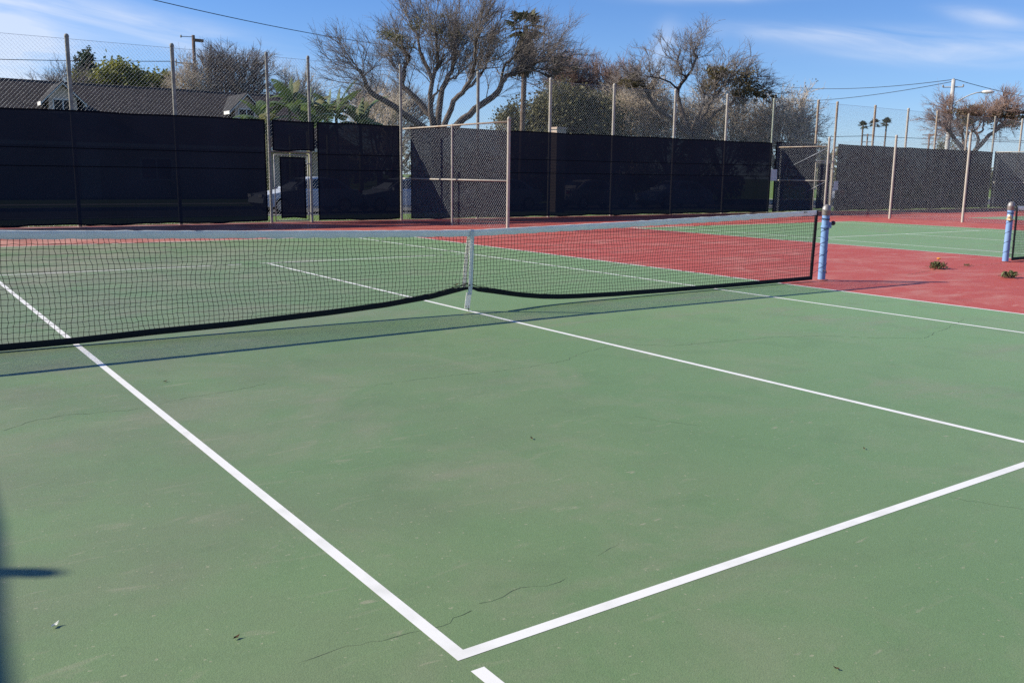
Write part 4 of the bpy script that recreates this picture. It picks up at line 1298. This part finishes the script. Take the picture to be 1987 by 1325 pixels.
def fan_palm(name, loc, h, r0, r1, crown, label, seed, m_leaf, dead=0, group=None, n_live=26, each=False):
    rnd = random.Random(seed)
    t = empty(name, (loc[0], loc[1], 0), label, 'palm tree', group)
    b = MB()
    pts, rad = [], []
    k = 14
    for i in range(k + 1):
        f = i / k
        pts.append((loc[0] + 0.12 * math.sin(f * 2 + seed), loc[1], -0.1 + (h + 0.1) * f))
        rad.append((r0 + (r1 - r0) * f) * (1 + 0.05 * (i % 2)))
    b.tube(pts, rad, 10)
    b.build('trunk', M['palm_trunk'], t, True)
    top = Vector(pts[-1])
    live = MB()
    for i in range(n_live):
        az_ = 2 * PI * rnd.random()
        e = math.radians(rnd.uniform(-25, 80))
        d = (math.cos(az_) * math.cos(e), math.sin(az_) * math.cos(e), math.sin(e))
        if each:
            live = MB()
        fan_frond(live, top - Vector((0, 0, rnd.uniform(0, 0.3))), d, crown * rnd.uniform(0.35, 0.55), crown * rnd.uniform(0.45, 0.62), 11, rnd.uniform(0.1, 0.4), rnd)
        if each:
            live.build('frond', m_leaf, t)
    if not each:
        live.build('crown', m_leaf, t)
    if dead:
        for i in range(dead):
            az_ = 2 * PI * rnd.random()
            e = math.radians(rnd.uniform(-85, -45))
            d = (math.cos(az_) * math.cos(e), math.sin(az_) * math.cos(e), math.sin(e))
            sk = MB()
            fan_frond(sk, top - Vector((0, 0, 0.2 + rnd.uniform(0, 1.6))), d, crown * rnd.uniform(0.2, 0.4), crown * rnd.uniform(0.4, 0.6), 9, 0.5, rnd)
            sk.build('dead_frond', M['palm_dead'], t)
    return t
fan_palm('shaggy_palm', (26.75, 36.1), 10.0, 0.17, 0.15, 1.40, 'shaggy palm with hanging dead fronds behind the right limb of the largest tree', 5, M['palm'], 60, None, 26, True)
palm_a = fan_palm('distant_palm', (151.25, 98.64), 11.6, 0.20, 0.14, 1.25, 'left one of three distant fan palms on the horizon', 8, M['palm'], 0, 'three distant fan palms', 30)
for (x, y, h, rz, lab) in ((152.35, 97.0, 1.03, 1.3, 'middle one of three distant fan palms, half hidden by a fence post'), (153.5, 95.27, 1.045, 2.9, 'right one of three distant fan palms on the horizon')):
    c = copy_tree(palm_a)
    c.location = (x, y, 0)
    c.rotation_euler = (0, 0, rz)
    c.scale = (1, 1, h)
    c['label'] = lab

# ------------------------------------------------------------------ banana plants in front of the house end
def banana(loc, h, n_leaf, label, seed, dry=0):
    rnd = random.Random(seed)
    t = empty('banana_plant', (loc[0], loc[1], 0), label, 'banana plant', 'banana plants beside the house')
    b = MB()
    b.tube([(loc[0], loc[1], -0.05), (loc[0] + 0.03, loc[1], h * 0.5), (loc[0], loc[1] + 0.03, h)], [0.13, 0.11, 0.07], 10)
    b.build('stem', M['banana_dry'], t, True)
    for i in range(n_leaf):
        az_ = 2 * PI * (i * 0.382 + rnd.random() * 0.1)
        e0 = math.radians(rnd.uniform(25, 82) if i else 84)
        L = rnd.uniform(1.7, 2.5) if i else 1.6
        w = rnd.uniform(0.30, 0.42) if i else 0.17
        p = Vector((loc[0], loc[1], h - 0.1))
        d = Vector((math.cos(az_), math.sin(az_), 0))
        side = Vector((-d.y, d.x, 0))
        ns = 14
        bend = rnd.uniform(0.7, 1.6) if i else 0.12
        vs_, fs, rib = [], [], []
        ang = e0
        for k in range(ns + 1):
            f = k / ns
            prof = 0.0 if f < 0.12 else math.sin(PI * ((f - 0.12) / 0.88) ** 0.75) ** 0.6
            tw = side * (w * prof)
            fold = Vector((0, 0, -0.30 * w * prof))
            vs_ += [p - tw + fold, p, p + tw + fold]
            rib.append(tuple(p - Vector((0, 0, 0.01))))
            p = p + (d * math.cos(ang) + Vector((0, 0, math.sin(ang)))) * (L / ns)
            ang -= bend / ns * (0.6 + 0.9 * f) * 1.3
        for k in range(ns):
            a = 3 * k
            for off in (0, 1):
                if rnd.random() < 0.18 and 2 < k < ns - 1:
                    # torn blade: split the panel and leave a gap
                    q = [Vector(vs_[a + off]), Vector(vs_[a + off + 1]), Vector(vs_[a + 3 + off + 1]), Vector(vs_[a + 3 + off])]
                    o_, i_ = (0, 1) if off == 0 else (1, 0)
                    ii = len(vs_)
                    if off == 0:
                        vs_ += [q[0].lerp(q[3], 0.45)]
                        fs.append((a + off, a + off + 1, a + 3 + off + 1, ii))
                    else:
                        vs_ += [q[1].lerp(q[2], 0.45)]
                        fs.append((a + off, a + off + 1, ii, a + 3 + off))
                else:
                    fs.append((a + off, a + off + 1, a + 3 + off + 1, a + 3 + off))
        m_ = MB()
        m_.add(vs_, fs)
        lf = m_.build('leaf', M['banana_dry'] if i >= n_leaf - dry else M['banana'], t, True)
        r_ = MB()
        r_.tube(rib, [0.022 * (1 - 0.8 * k / ns) for k in range(ns + 1)], 5)
        r_.build('midrib', M['midrib'], lf, True)
    return t
for a in (((11.55, 37.2), 4.0, 8, 'leftmost banana plant with one tall upright leaf beside the right dormer', 1, 1),
          ((12.35, 36.0), 4.7, 9, 'banana plant with a rolled upright leaf just left of the second gate post', 2, 1),
          ((13.7, 37.0), 4.4, 9, 'banana plant with yellowing leaf tips, middle of the clump', 3, 2),
          ((14.9, 36.1), 4.4, 9, 'banana plant with two leaves rising steeply over the screen', 4, 1),
          ((16.0, 35.6), 4.0, 9, 'rightmost banana plant with a long leaf arching down to the right', 6, 1),
          ((12.9, 34.9), 3.7, 8, 'lower banana plant at the front of the clump', 7, 0),
          ((15.2, 37.9), 4.4, 8, 'banana plant at the back of the clump with pale dry leaves', 9, 3)):
    banana(*a)

# ------------------------------------------------------------------ house with dormers
HX0, HX1, HYF, HYB, RZ, EZ = -16.0, 21.0, 46.0, 60.0, 6.55, 2.95
RY = (HYF + HYB) / 2
house = empty('house', (2.5, RY, 0), 'long house with dark tiled roof and two gabled dormers at the left', 'house')
def wall_open():
    b = MB()
    b.box(((HX0 + HX1) / 2, HYF + 0.6 + 0.1, EZ / 2 - 0.05), (HX1 - HX0 - 1.0, 0.2, EZ))
    b.box(((HX0 + HX1) / 2, HYB - 0.7, EZ / 2 - 0.05), (HX1 - HX0 - 1.0, 0.2, EZ))
    for x in (HX0 + 0.5, HX1 - 0.5):
        b.box((x, RY, EZ / 2 - 0.05), (0.2, HYB - HYF - 1.6, EZ))
    return b
wall_open().build('wall', M['stucco'], house)
rf = MB()
hip = 2.6
corners = [(HX0, HYF, EZ), (HX1, HYF, EZ), (HX1, HYB, EZ), (HX0, HYB, EZ)]
ra, rb = (HX0 + hip, RY, RZ), (HX1 - hip, RY, RZ)
rf.add([*corners, ra, rb], [(0, 1, 5, 4), (2, 3, 4, 5), (1, 2, 5), (3, 0, 4), (3, 2, 1, 0)])
roof = rf.build('roof', M['rooftile'], house)
# overlapping tile courses on the front slope and right hip
til = MB()
slope = Vector((0, RY - HYF, RZ - EZ))
SL = slope.length
su = slope / SL
nn = Vector((0, -su.z, su.y))
ncourse = 26
rnd = random.Random(4)
mt = Matrix((Vector((1, 0, 0)), su, nn)).transposed()
for c in range(ncourse):
    s = (c + 0.5) / ncourse * SL
    x0 = HX0 + hip * (c + 0.5) / ncourse + 0.1
    x1 = HX1 - hip * (c + 0.5) / ncourse - 0.1
    x = max(x0, -9.0) + (c % 2) * 0.17
    while x < x1 - 0.34:
        p = Vector((x + 0.165, HYF, EZ)) + su * s + nn * (0.022 + rnd.uniform(0, 0.012))
        tilt = Matrix.Rotation(0.07, 3, 'X')
        til.box(p, (0.315, SL / ncourse * 1.08, 0.024), mtx=mt @ tilt)
        x += 0.335
to = til.build('roof_tiles', M['rooftile'], house)
to['kind'] = 'stuff'
rc = MB()
rc.tube([ra, rb], 0.10, 8)
rc.tube([rb, corners[1]], 0.09, 8)
rc.build('ridge_cap', M['rooftile'], roof)
fs_ = MB()
fs_.box(((HX0 + HX1) / 2, HYF - 0.03, EZ - 0.08), (HX1 - HX0, 0.05, 0.2))
fs_.build('fascia', M['white'], roof)
for wx in (-5.0, -0.5, 8.5, 17.0):
    w = MB()
    w.box((wx, HYF + 0.58, 1.6), (1.8, 0.10, 1.3))
    wo_ = w.build('window', M['white'], house)
    for dx in (-0.42, 0.42):
        pn = MB()
        pn.box((wx + dx, HYF + 0.52, 1.6), (0.74, 0.04, 1.1))
        pn.build('pane', M['glass'], wo_)
dr = MB()
dr.box((5.0, HYF + 0.58, 1.03), (1.0, 0.08, 2.1))
do = dr.build('door', M['white'], house)
hh = MB()
hh.lathe(((0.02, -0.06), (0.03, -0.03), (0.02, 0)), (5.4, HYF + 0.53, 1.0), 8, 'y')
hh.build('handle', M['brass'], do)

def dormer(x, yf, label):
    zw, zp, hw = 5.45, 6.25, 0.72       # eave height, gable peak, half width of the wall
    zr = lambda y: EZ + (y - HYF) * (RZ - EZ) / (RY - HYF)
    zb = zr(yf) - 0.15
    b = MB()
    yk = HYF + (zw - EZ) * (RY - HYF) / (RZ - EZ)
    # front gable wall, two cheeks
    b.add([(x - hw, yf, zb), (x + hw, yf, zb), (x + hw, yf, zw), (x, yf, zp - 0.1), (x - hw, yf, zw)], [(0, 1, 2, 3, 4)])
    d = b.build('dormer', M['stucco_gray'], house)
    tag(d, label)
    ck = MB()
    for sx in (-1, 1):
        ck.add([(x + sx * hw, yf, zb), (x + sx * hw, yf, zw), (x + sx * hw, yk, zw)], [(0, 1, 2)])
    ck.build('cheek', M['stucco'], d)
    r = MB()
    ov, dep, th = 0.42, 0.34, 0.07
    yp = HYF + (zp - EZ) * (RY - HYF) / (RZ - EZ) + 0.15
    ex = hw + ov
    ez = zw - ov * (zp - zw) / hw * 0.72
    ye = HYF + (ez - EZ) * (RY - HYF) / (RZ - EZ)
    for sx in (-1, 1):
        r.add([(x, yf - dep, zp + th), (x + sx * ex, yf - dep, ez + th), (x + sx * ex, ye, ez + th), (x, yp, zp + th),
               (x, yf - dep, zp), (x + sx * ex, yf - dep, ez), (x + sx * ex, ye, ez), (x, yp, zp)],
              [(0, 1, 2, 3), (7, 6, 5, 4), (0, 4, 5, 1), (1, 5, 6, 2)])
    r.build('dormer_roof', M['dormer_tile'], d)
    for sx in (-1, 1):
        f = MB()
        v0, v1 = Vector((x, yf - dep - 0.02, zp + 0.01)), Vector((x + sx * ex, yf - dep - 0.02, ez + 0.01))
        dn = Vector((0, 0, -0.07))
        th2 = Vector((0, 0.05, 0))
        f.add([v0, v1, v1 + dn, v0 + dn, v0 + th2, v1 + th2, v1 + dn + th2, v0 + dn + th2], [(0, 1, 2, 3), (7, 6, 5, 4), (0, 4, 5, 1), (3, 2, 6, 7), (1, 5, 6, 2)])
        f.build('bargeboard', M['white'], d)
        e = MB()
        e.box((x + sx * (ex + 0.02), (yf - dep + ye) / 2 - 0.2, ez - 0.03), (0.05, ye - yf + dep - 0.4, 0.20))
        e.build('gutter_board', M['white'], d)
    wf = MB()
    ww, wh, zc = 0.50, 0.66, zb + 0.62
    for (dx, dz, sx, sz) in ((0, wh / 2, 2 * ww, 0.07), (0, -wh / 2, 2 * ww + 0.1, 0.08), (-ww, 0, 0.07, wh), (ww, 0, 0.07, wh), (0, 0, 0.06, wh)):
        wf.box((x + dx, yf - 0.03, zc + dz), (sx, 0.07, sz))
    wf.build('window_frame', M['white'], d)
    for sx in (-1, 1):
        p = MB()
        p.box((x + sx * ww / 2, yf - 0.012, zc), (ww - 0.05, 0.02, wh - 0.05))
        p.build('pane', M['dormer_glass'], d)
dormer(4.28, 49.1, 'left dormer with white window, partly behind a fence post')
dormer(14.75, 49.1, 'right dormer with white window beside the banana plants')

# ------------------------------------------------------------------ masonry pillar just behind the fence
px_, py_ = 18.6, 22.3
pil = empty('masonry_pillar', (px_, py_, 0), 'pale masonry pillar with a flat cap showing just above the screen', 'pillar')
for i in range(28):
    z = 0.06 + i * 0.12
    off = 0.0 if i % 2 else 0.05
    for xa, xb in ((-0.245, off - 0.006), (off + 0.006, 0.245)):
        b = MB()
        b.box((px_ + (xa + xb) / 2, py_, z), (xb - xa, 0.48 + 0.006 * (i % 3), 0.108))
        b.build('brick', M['brick'], pil)
b = MB()
b.box((px_, py_, 1.70), (0.46, 0.46, 3.42))
b.build('mortar_core', M['concrete'], pil)
b = MB()
b.box((px_, py_, 3.44), (0.56, 0.56, 0.06))
b.box((px_, py_, 3.485), (0.46, 0.46, 0.03))
b.build('cap', M['brick'], pil)

# ------------------------------------------------------------------ poles, lamp and cables
def pole(name, x, y, h, r, m_, label):
    t = empty(name, (x, y, 0), label, 'pole')
    b = MB()
    b.tube([(x, y, -0.2), (x, y, h * 0.5), (x, y, h)], [r * 1.25, r * 1.1, r * 0.9], 12)
    b.build('shaft', m_, t, True)
    return t
wp = pole('wooden_utility_pole', 18.75, 72.8, 12.75, 0.15, M['wood_pole'], 'dark wooden utility pole rising behind the roof')
b = MB()
b.box((19.15, 72.7, 12.35), (0.8, 0.2, 0.24))
b.build('crossarm', M['wood_pole'], wp)
b = MB()
b.tube([(18.7, 72.7, 12.6), (17.7, 72.7, 12.55)], 0.03, 6)
b.lathe(((0.03, 12.45), (0.08, 12.5), (0.08, 12.62), (0.03, 12.68)), (17.7, 72.7, 0), 8)
b.build('insulator', M['galv_dark'], wp)
b = MB()
b.box((18.1, 72.7, 10.4), (1.9, 0.08, 0.10))
b.lathe(((0.03, 10.1), (0.07, 10.2), (0.07, 10.6), (0.03, 10.75)), (17.2, 72.7, 0), 8)
b.build('bracket', M['galv_dark'], wp)

lp = pole('street_lamp', 68.1, 33.7, 9.6, 0.16, M['pale_pole'], 'pale utility pole with a curved street lamp arm at the right')
lp['category'] = 'street lamp'
b = MB()
ad = Vector((0.49, -0.87, 0))
arm = [Vector((68.1, 33.7, 7.55)) + ad * (2.2 * f) + Vector((0, 0, 1.0 * math.sin(f * PI / 2))) for f in (0, .2, .4, .6, .8, 1)]
b.tube(arm, 0.045, 8)
b.tube([Vector((68.1, 33.7, 7.2)), arm[2]], 0.025, 6)
ar = b.build('lamp_arm', M['pale_pole'], lp, True)
b = MB()
e = arm[-1]
rzz = math.atan2(ad.y, ad.x)
vs_, fs = [], []
for i in range(9):
    f = i / 8
    rr = 0.20 * math.sin(PI * min(0.97, 0.12 + f * 0.82)) ** 0.7
    c = e + ad * (-0.1 + 0.95 * f)
    sd = Vector((-ad.y, ad.x, 0))
    for k in range(10):
        a = 2 * PI * k / 10
        vs_.append(c + sd * (rr * math.cos(a)) + Vector((0, 0, rr * 0.75 * math.sin(a))))
for i in range(8):
    for k in range(10):
        fs.append((i * 10 + k, i * 10 + (k + 1) % 10, (i + 1) * 10 + (k + 1) % 10, (i + 1) * 10 + k))
fs += [tuple(range(10)), tuple(80 + k for k in range(10))]
b.add(vs_, fs)
b.build('lamp_head', M['white'], lp, True)
b = MB()
sdv = Vector((0.57, -0.82, 0))
ca, cb_ = Vector((68.1, 33.7, 9.0)) - sdv * 0.75, Vector((68.1, 33.7, 9.0)) + sdv * 0.75
b.tube([ca, cb_], 0.05, 6)
b.build('crossarm', M['pale_pole'], lp)
for q in (ca, Vector((68.1, 33.7, 9.5)), cb_):
    b = MB()
    b.lathe(((0.03, -0.02), (0.07, 0.05), (0.07, 0.16), (0.03, 0.2)), q, 8)
    b.build('insulator', M['galv_dark'], lp)
for (x, y, h, lab) in ((151.8, 97.9, 10.0, 'thin far utility pole with crossarms between the palms'), (123.2, 68.3, 8.2, 'thin far pole left of the clipped dome tree')):
    t = pole('far_utility_pole', x, y, h, 0.14, M['wood_pole'], lab)
    for dz in (0.2, 1.5):
        b = MB()
        b.tube([(x - 0.55, y + 0.8, h - dz), (x + 0.55, y - 0.8, h - dz)], 0.07, 6)
        b.build('crossarm', M['wood_pole'], t)

def cable(a, b_, sag, r, label):
    a, b_ = Vector(a), Vector(b_)
    pts = [a.lerp(b_, i / 24) - Vector((0, 0, sag * 4 * (i / 24) * (1 - i / 24))) for i in range(25)]
    m_ = MB()
    m_.tube(pts, r, 5)
    o = m_.build('overhead_cable', M['wire'], None)
    return tag(o, label, 'cable', 'overhead cables')
cable((-5.0, 23.6, 8.1), (36.0, 58.0, 11.5), 0.75, 0.018, 'overhead cable slanting down across the sky into the largest tree')
cable((-30.0, 83.0, 9.9), (17.2, 72.7, 10.5), 0.55, 0.028, 'overhead cable running left from the wooden pole bracket above the roof')
cable((68.1, 33.7, 9.6), (86.0, 66.0, 12.4), 0.5, 0.026, 'upper overhead cable running left from the street lamp pole')
cable((68.1, 33.7, 9.45), (84.0, 66.0, 10.5), 0.5, 0.026, 'lower overhead cable running left from the street lamp pole')
cable((68.2, 33.6, 9.6), (100.0, 38.0, 9.6), 0.3, 0.026, 'overhead cable running right from the street lamp pole')
cable((40.0, 160.0, 9.6), (151.8, 97.9, 9.6), 1.2, 0.05, 'far thin cable left of the palms low over the screen')
cable((151.8, 97.9, 9.6), (250.0, 20.0, 9.4), 1.2, 0.05, 'far thin cable right of the palms low over the screen')
cable((123.2, 68.3, 7.6), (190.0, -20.0, 7.6), 1.0, 0.04, 'far thin cable right of the small far pole')

# ------------------------------------------------------------------ parked cars on the street
def car(label, paint, hatch=False):
    """Built nose towards -X around the origin."""
    t = empty('parked_car', (0, 0, 0), label, 'car', 'cars parked along the street')
    L, W = 4.5, 1.76
    low = [(-2.25, 0.42), (-2.22, 0.66), (-2.05, 0.78), (-1.25, 0.92), (-0.95, 0.97), (1.55, 1.0), (2.05, 0.98 if not hatch else 1.02), (2.22, 0.80), (2.25, 0.45), (2.0, 0.27), (-2.0, 0.25)]
    top = [(-0.98, 0.96), (-0.25, 1.40), (0.15, 1.46), (0.75, 1.45), (1.15, 1.38), (1.72 if not hatch else 2.05, 1.0)]
    b = MB()
    st = ((-1.0, 0.90), (-0.93, 0.985), (-0.6, 1.0), (0.6, 1.0), (0.93, 0.985), (1.0, 0.90))
    def loft(prof, ws, zc):
        n_ = len(prof)
        vs_, fs = [], []
        for f, s in ws:
            for x, z in prof:
                vs_.append((x * (0.965 + 0.035 * (1 - abs(f))), f * W / 2, zc + (z - zc) * s))
        for i in range(len(ws) - 1):
            for k in range(n_):
                fs.append((i * n_ + k, (i + 1) * n_ + k, (i + 1) * n_ + (k + 1) % n_, i * n_ + (k + 1) % n_))
        fs.append(tuple(range(n_)))
        fs.append(tuple((len(ws) - 1) * n_ + k for k in reversed(range(n_))))
        b.add(vs_, fs)
    loft(low, st, 0.6)
    vs_, fs = [], []
    n_ = len(top)
    for f in (-1, -0.55, 0.55, 1):
        for x, z in top:
            in_ = 0.94 - 0.20 * (z - 0.96) / 0.5
            vs_.append((x, f * W / 2 * in_, z + (0.02 if abs(f) < 0.9 else 0)))
    for i in range(3):
        for k in range(n_ - 1):
            fs.append((i * n_ + k, (i + 1) * n_ + k, (i + 1) * n_ + k + 1, i * n_ + k + 1))
    fs += [tuple(range(n_)), tuple(3 * n_ + k for k in reversed(range(n_)))]
    b.add(vs_, fs)
    b.build('body', paint, t)
    def glass(poly):
        g_ = MB()
        g_.add(poly, [tuple(range(len(poly)))])
        g_.build('window', M['glass'], t)
    for s in (-1, 1):
        y = lambda z: s * (W / 2 * (0.94 - 0.20 * (z - 0.96) / 0.5) + 0.006)
        glass([(x, y(z), z) for x, z in ((-0.80, 1.00), (-0.22, 1.36), (0.36, 1.40), (0.36, 1.00))])
        glass([(x, y(z), z) for x, z in ((0.44, 1.00), (0.44, 1.40), (1.08, 1.34), (1.48 if not hatch else 1.75, 1.02))])
    off = 0.012
    glass([(-0.93, -0.74, 0.985 + off), (-0.93, 0.74, 0.985 + off), (-0.30, 0.62, 1.385 + off), (-0.30, -0.62, 1.385 + off)])
    xr = 1.68 if not hatch else 2.0
    glass([(1.20 + off, 0.60, 1.37), (xr + off, 0.70, 1.03), (xr + off, -0.70, 1.03), (1.20 + off, -0.60, 1.37)])
    for x in (-1.38, 1.36):
        for s in (-1, 1):
            w = MB()
            w.lathe(((0.24, -0.10), (0.315, -0.09), (0.325, 0.0), (0.315, 0.09), (0.24, 0.10)), (x, s * (W / 2 - 0.08), 0.325), 20, 'y')
            wo2 = w.build('wheel', M['tyre'], t)
            r_ = MB()
            r_.lathe(((0.235, -0.012), (0.21, 0.0), (0.06, 0.012)), (x, s * (W / 2 + 0.022), 0.325), 14, 'y')
            r_.build('rim', M['rim'], wo2)
    for s in (-1, 1):
        h = MB()
        h.box((-2.14, s * 0.62, 0.70), (0.12, 0.36, 0.13))
        h.build('headlight', M['lamp_clear'], t)
        h = MB()
        h.box((2.15, s * 0.66, 0.86), (0.12, 0.28, 0.16))
        h.build('tail_light', M['lamp_red'], t)
        h = MB()
        h.box((-0.72, s * (W / 2 + 0.06), 1.0), (0.14, 0.18, 0.13))
        h.build('mirror', paint, t)
    return t
car_a = car('white sedan parked on the street, glimpsed beside the narrow gate', M['car_white'])
car_a.location = (9.75, 28.0, -0.14)
for (x, y, rz, paint, lab) in ((19.3, 28.0, 0.0, 'car_silver', 'silver car showing faintly through the screen right of the white end post'),
                               (25.6, 28.2, PI, 'car_tan', 'champagne car showing as a glint through the middle of the long screen'),
                               (31.2, 28.0, 0.0, 'car_white', 'pale car showing very faintly through the right part of the long screen'),
                               (47.6, 28.0, PI, 'car_silver', 'pale car showing through the screen beside the far gate'),
                               (14.2, 28.1, 0.0, 'car_white', 'white car glimpsed in the gap beside the first divider fence')):
    c = copy_tree(car_a)
    c.location = (x, y, -0.14)
    c.rotation_euler = (0, 0, rz)
    c['label'] = lab
    for ch in c.children:
        if ch.name.startswith(('body', 'mirror')):
            ch.data = ch.data.copy()
            ch.data.materials[0] = M[paint]

# ------------------------------------------------------------------ weeds, leaves and scraps on the court
def weed(x, y, r, n_leaf, label, seed, flower=False, h=0.10):
    rnd = random.Random(seed)
    t = empty('weed', (x, y, 0), label, 'weed', 'weeds growing from the crack in the red paving')
    for i in range(n_leaf):
        a = 2 * PI * rnd.random()
        L = r * rnd.uniform(0.28, 0.62)
        lift = rnd.uniform(0.2, 1.0) * h
        d = Vector((math.cos(a), math.sin(a) * 0.7, 0))
        s = Vector((-d.y, d.x, 0)) * L * 0.16
        o = Vector((x, y, 0.004)) + Vector((rnd.gauss(0, 0.33) * r, rnd.gauss(0, 0.22) * r, 0))
        m_ = MB()
        p1, p2, p3 = o + d * L * 0.35 + Vector((0, 0, lift * 0.8)), o + d * L * 0.7 + Vector((0, 0, lift)), o + d * L + Vector((0, 0, lift * 0.75))
        m_.add([o, p1 - s, p2 - s * 0.8, p3, p2 + s * 0.8, p1 + s, p1 + Vector((0, 0, -0.006)), p2 + Vector((0, 0, -0.006))], [(0, 1, 6), (0, 6, 5), (1, 2, 7, 6), (5, 6, 7, 4), (2, 3, 7), (4, 7, 3)])
        m_.build('leaf', M['weed'], t)
    if flower:
        m_ = MB()
        m_.tube([(x - 0.02, y, 0.01), (x - 0.03, y - 0.01, 0.10), (x - 0.02, y - 0.02, 0.17)], 0.004, 5)
        fo = m_.build('flower_stalk', M['weed'], t)
        m_ = MB()
        m_.lathe(((0.006, 0.165), (0.032, 0.178), (0.036, 0.19), (0.016, 0.197), (0.003, 0.198)), (x - 0.02, y - 0.02, 0), 10)
        m_.build('flower', M['orange'], fo)
weed(9.82, 0.12, 0.23, 80, 'largest weed with an orange flower on the red paving', 1, True, 0.13)
weed(10.78, 0.12, 0.12, 14, 'smallest tuft of weed in the crack between the two posts', 2, False, 0.06)
weed(9.45, -1.30, 0.22, 60, 'low weed at the right edge on the red paving', 3, False, 0.11)
weed(12.95, 0.10, 0.14, 14, 'pale weed tuft just right of the brass-winch post', 4, False, 0.08)

def scrap(x, y, s, m_, label, rz, name='fallen_leaf', cat='leaf'):
    b = MB()
    r = Matrix.Rotation(rz, 3, 'Z')
    prof = [(-1, 0, .006), (-0.5, 0.35, .010), (0.1, 0.42, .008), (0.6, 0.2, .014), (1, 0, .022), (0.6, -0.2, .012), (0, -0.38, .006), (-0.5, -0.3, .012), (0, 0, .003)]
    P = [r @ Vector((a * s, c * s, 0)) + Vector((x, y, 0.006 + z * s / 0.03)) for a, c, z in prof]
    n_ = len(P)
    P += [p + Vector((0, 0, 0.0012)) for p in P]
    fs = [(8, i, (i + 1) % 8) for i in range(8)] + [(n_ + 8, n_ + (i + 1) % 8, n_ + i) for i in range(8)] + [(i, n_ + i, n_ + (i + 1) % 8, (i + 1) % 8) for i in range(8)]
    b.add(P, fs)
    return tag(b.build(name, m_, None), label, cat, 'scraps lying on the nearest court')
scrap(-4.65, -5.87, 0.013, M['dead_leaf'], 'small dark dead leaf on the green court, lower left', 0.3)
scrap(-5.13, -5.45, 0.017, M['pale_leaf'], 'small pale paper scrap on the green court near the shadow at lower left', 0.6, 'paper_scrap', 'scrap')
scrap(-2.44, -4.52, 0.016, M['dead_leaf'], 'small reddish leaf near the middle of the nearest service box', 1.3)
scrap(-3.15, -7.11, 0.010, M['dead_leaf'], 'tiny dark speck of leaf below the near service line', 2.0)
scrap(-0.95, -5.72, 0.012, M['dead_leaf'], 'tiny dark leaf right of centre in the nearest service box', 0.9)
scrap(-3.83, -1.88, 0.016, M['dead_leaf'], 'tiny dark leaf just below the net shadow at left', 0.2)
scrap(1.12, 2.09, 0.05, M['dead_leaf'], 'dark leaf on the green court seen under the lifted net', 0.1)
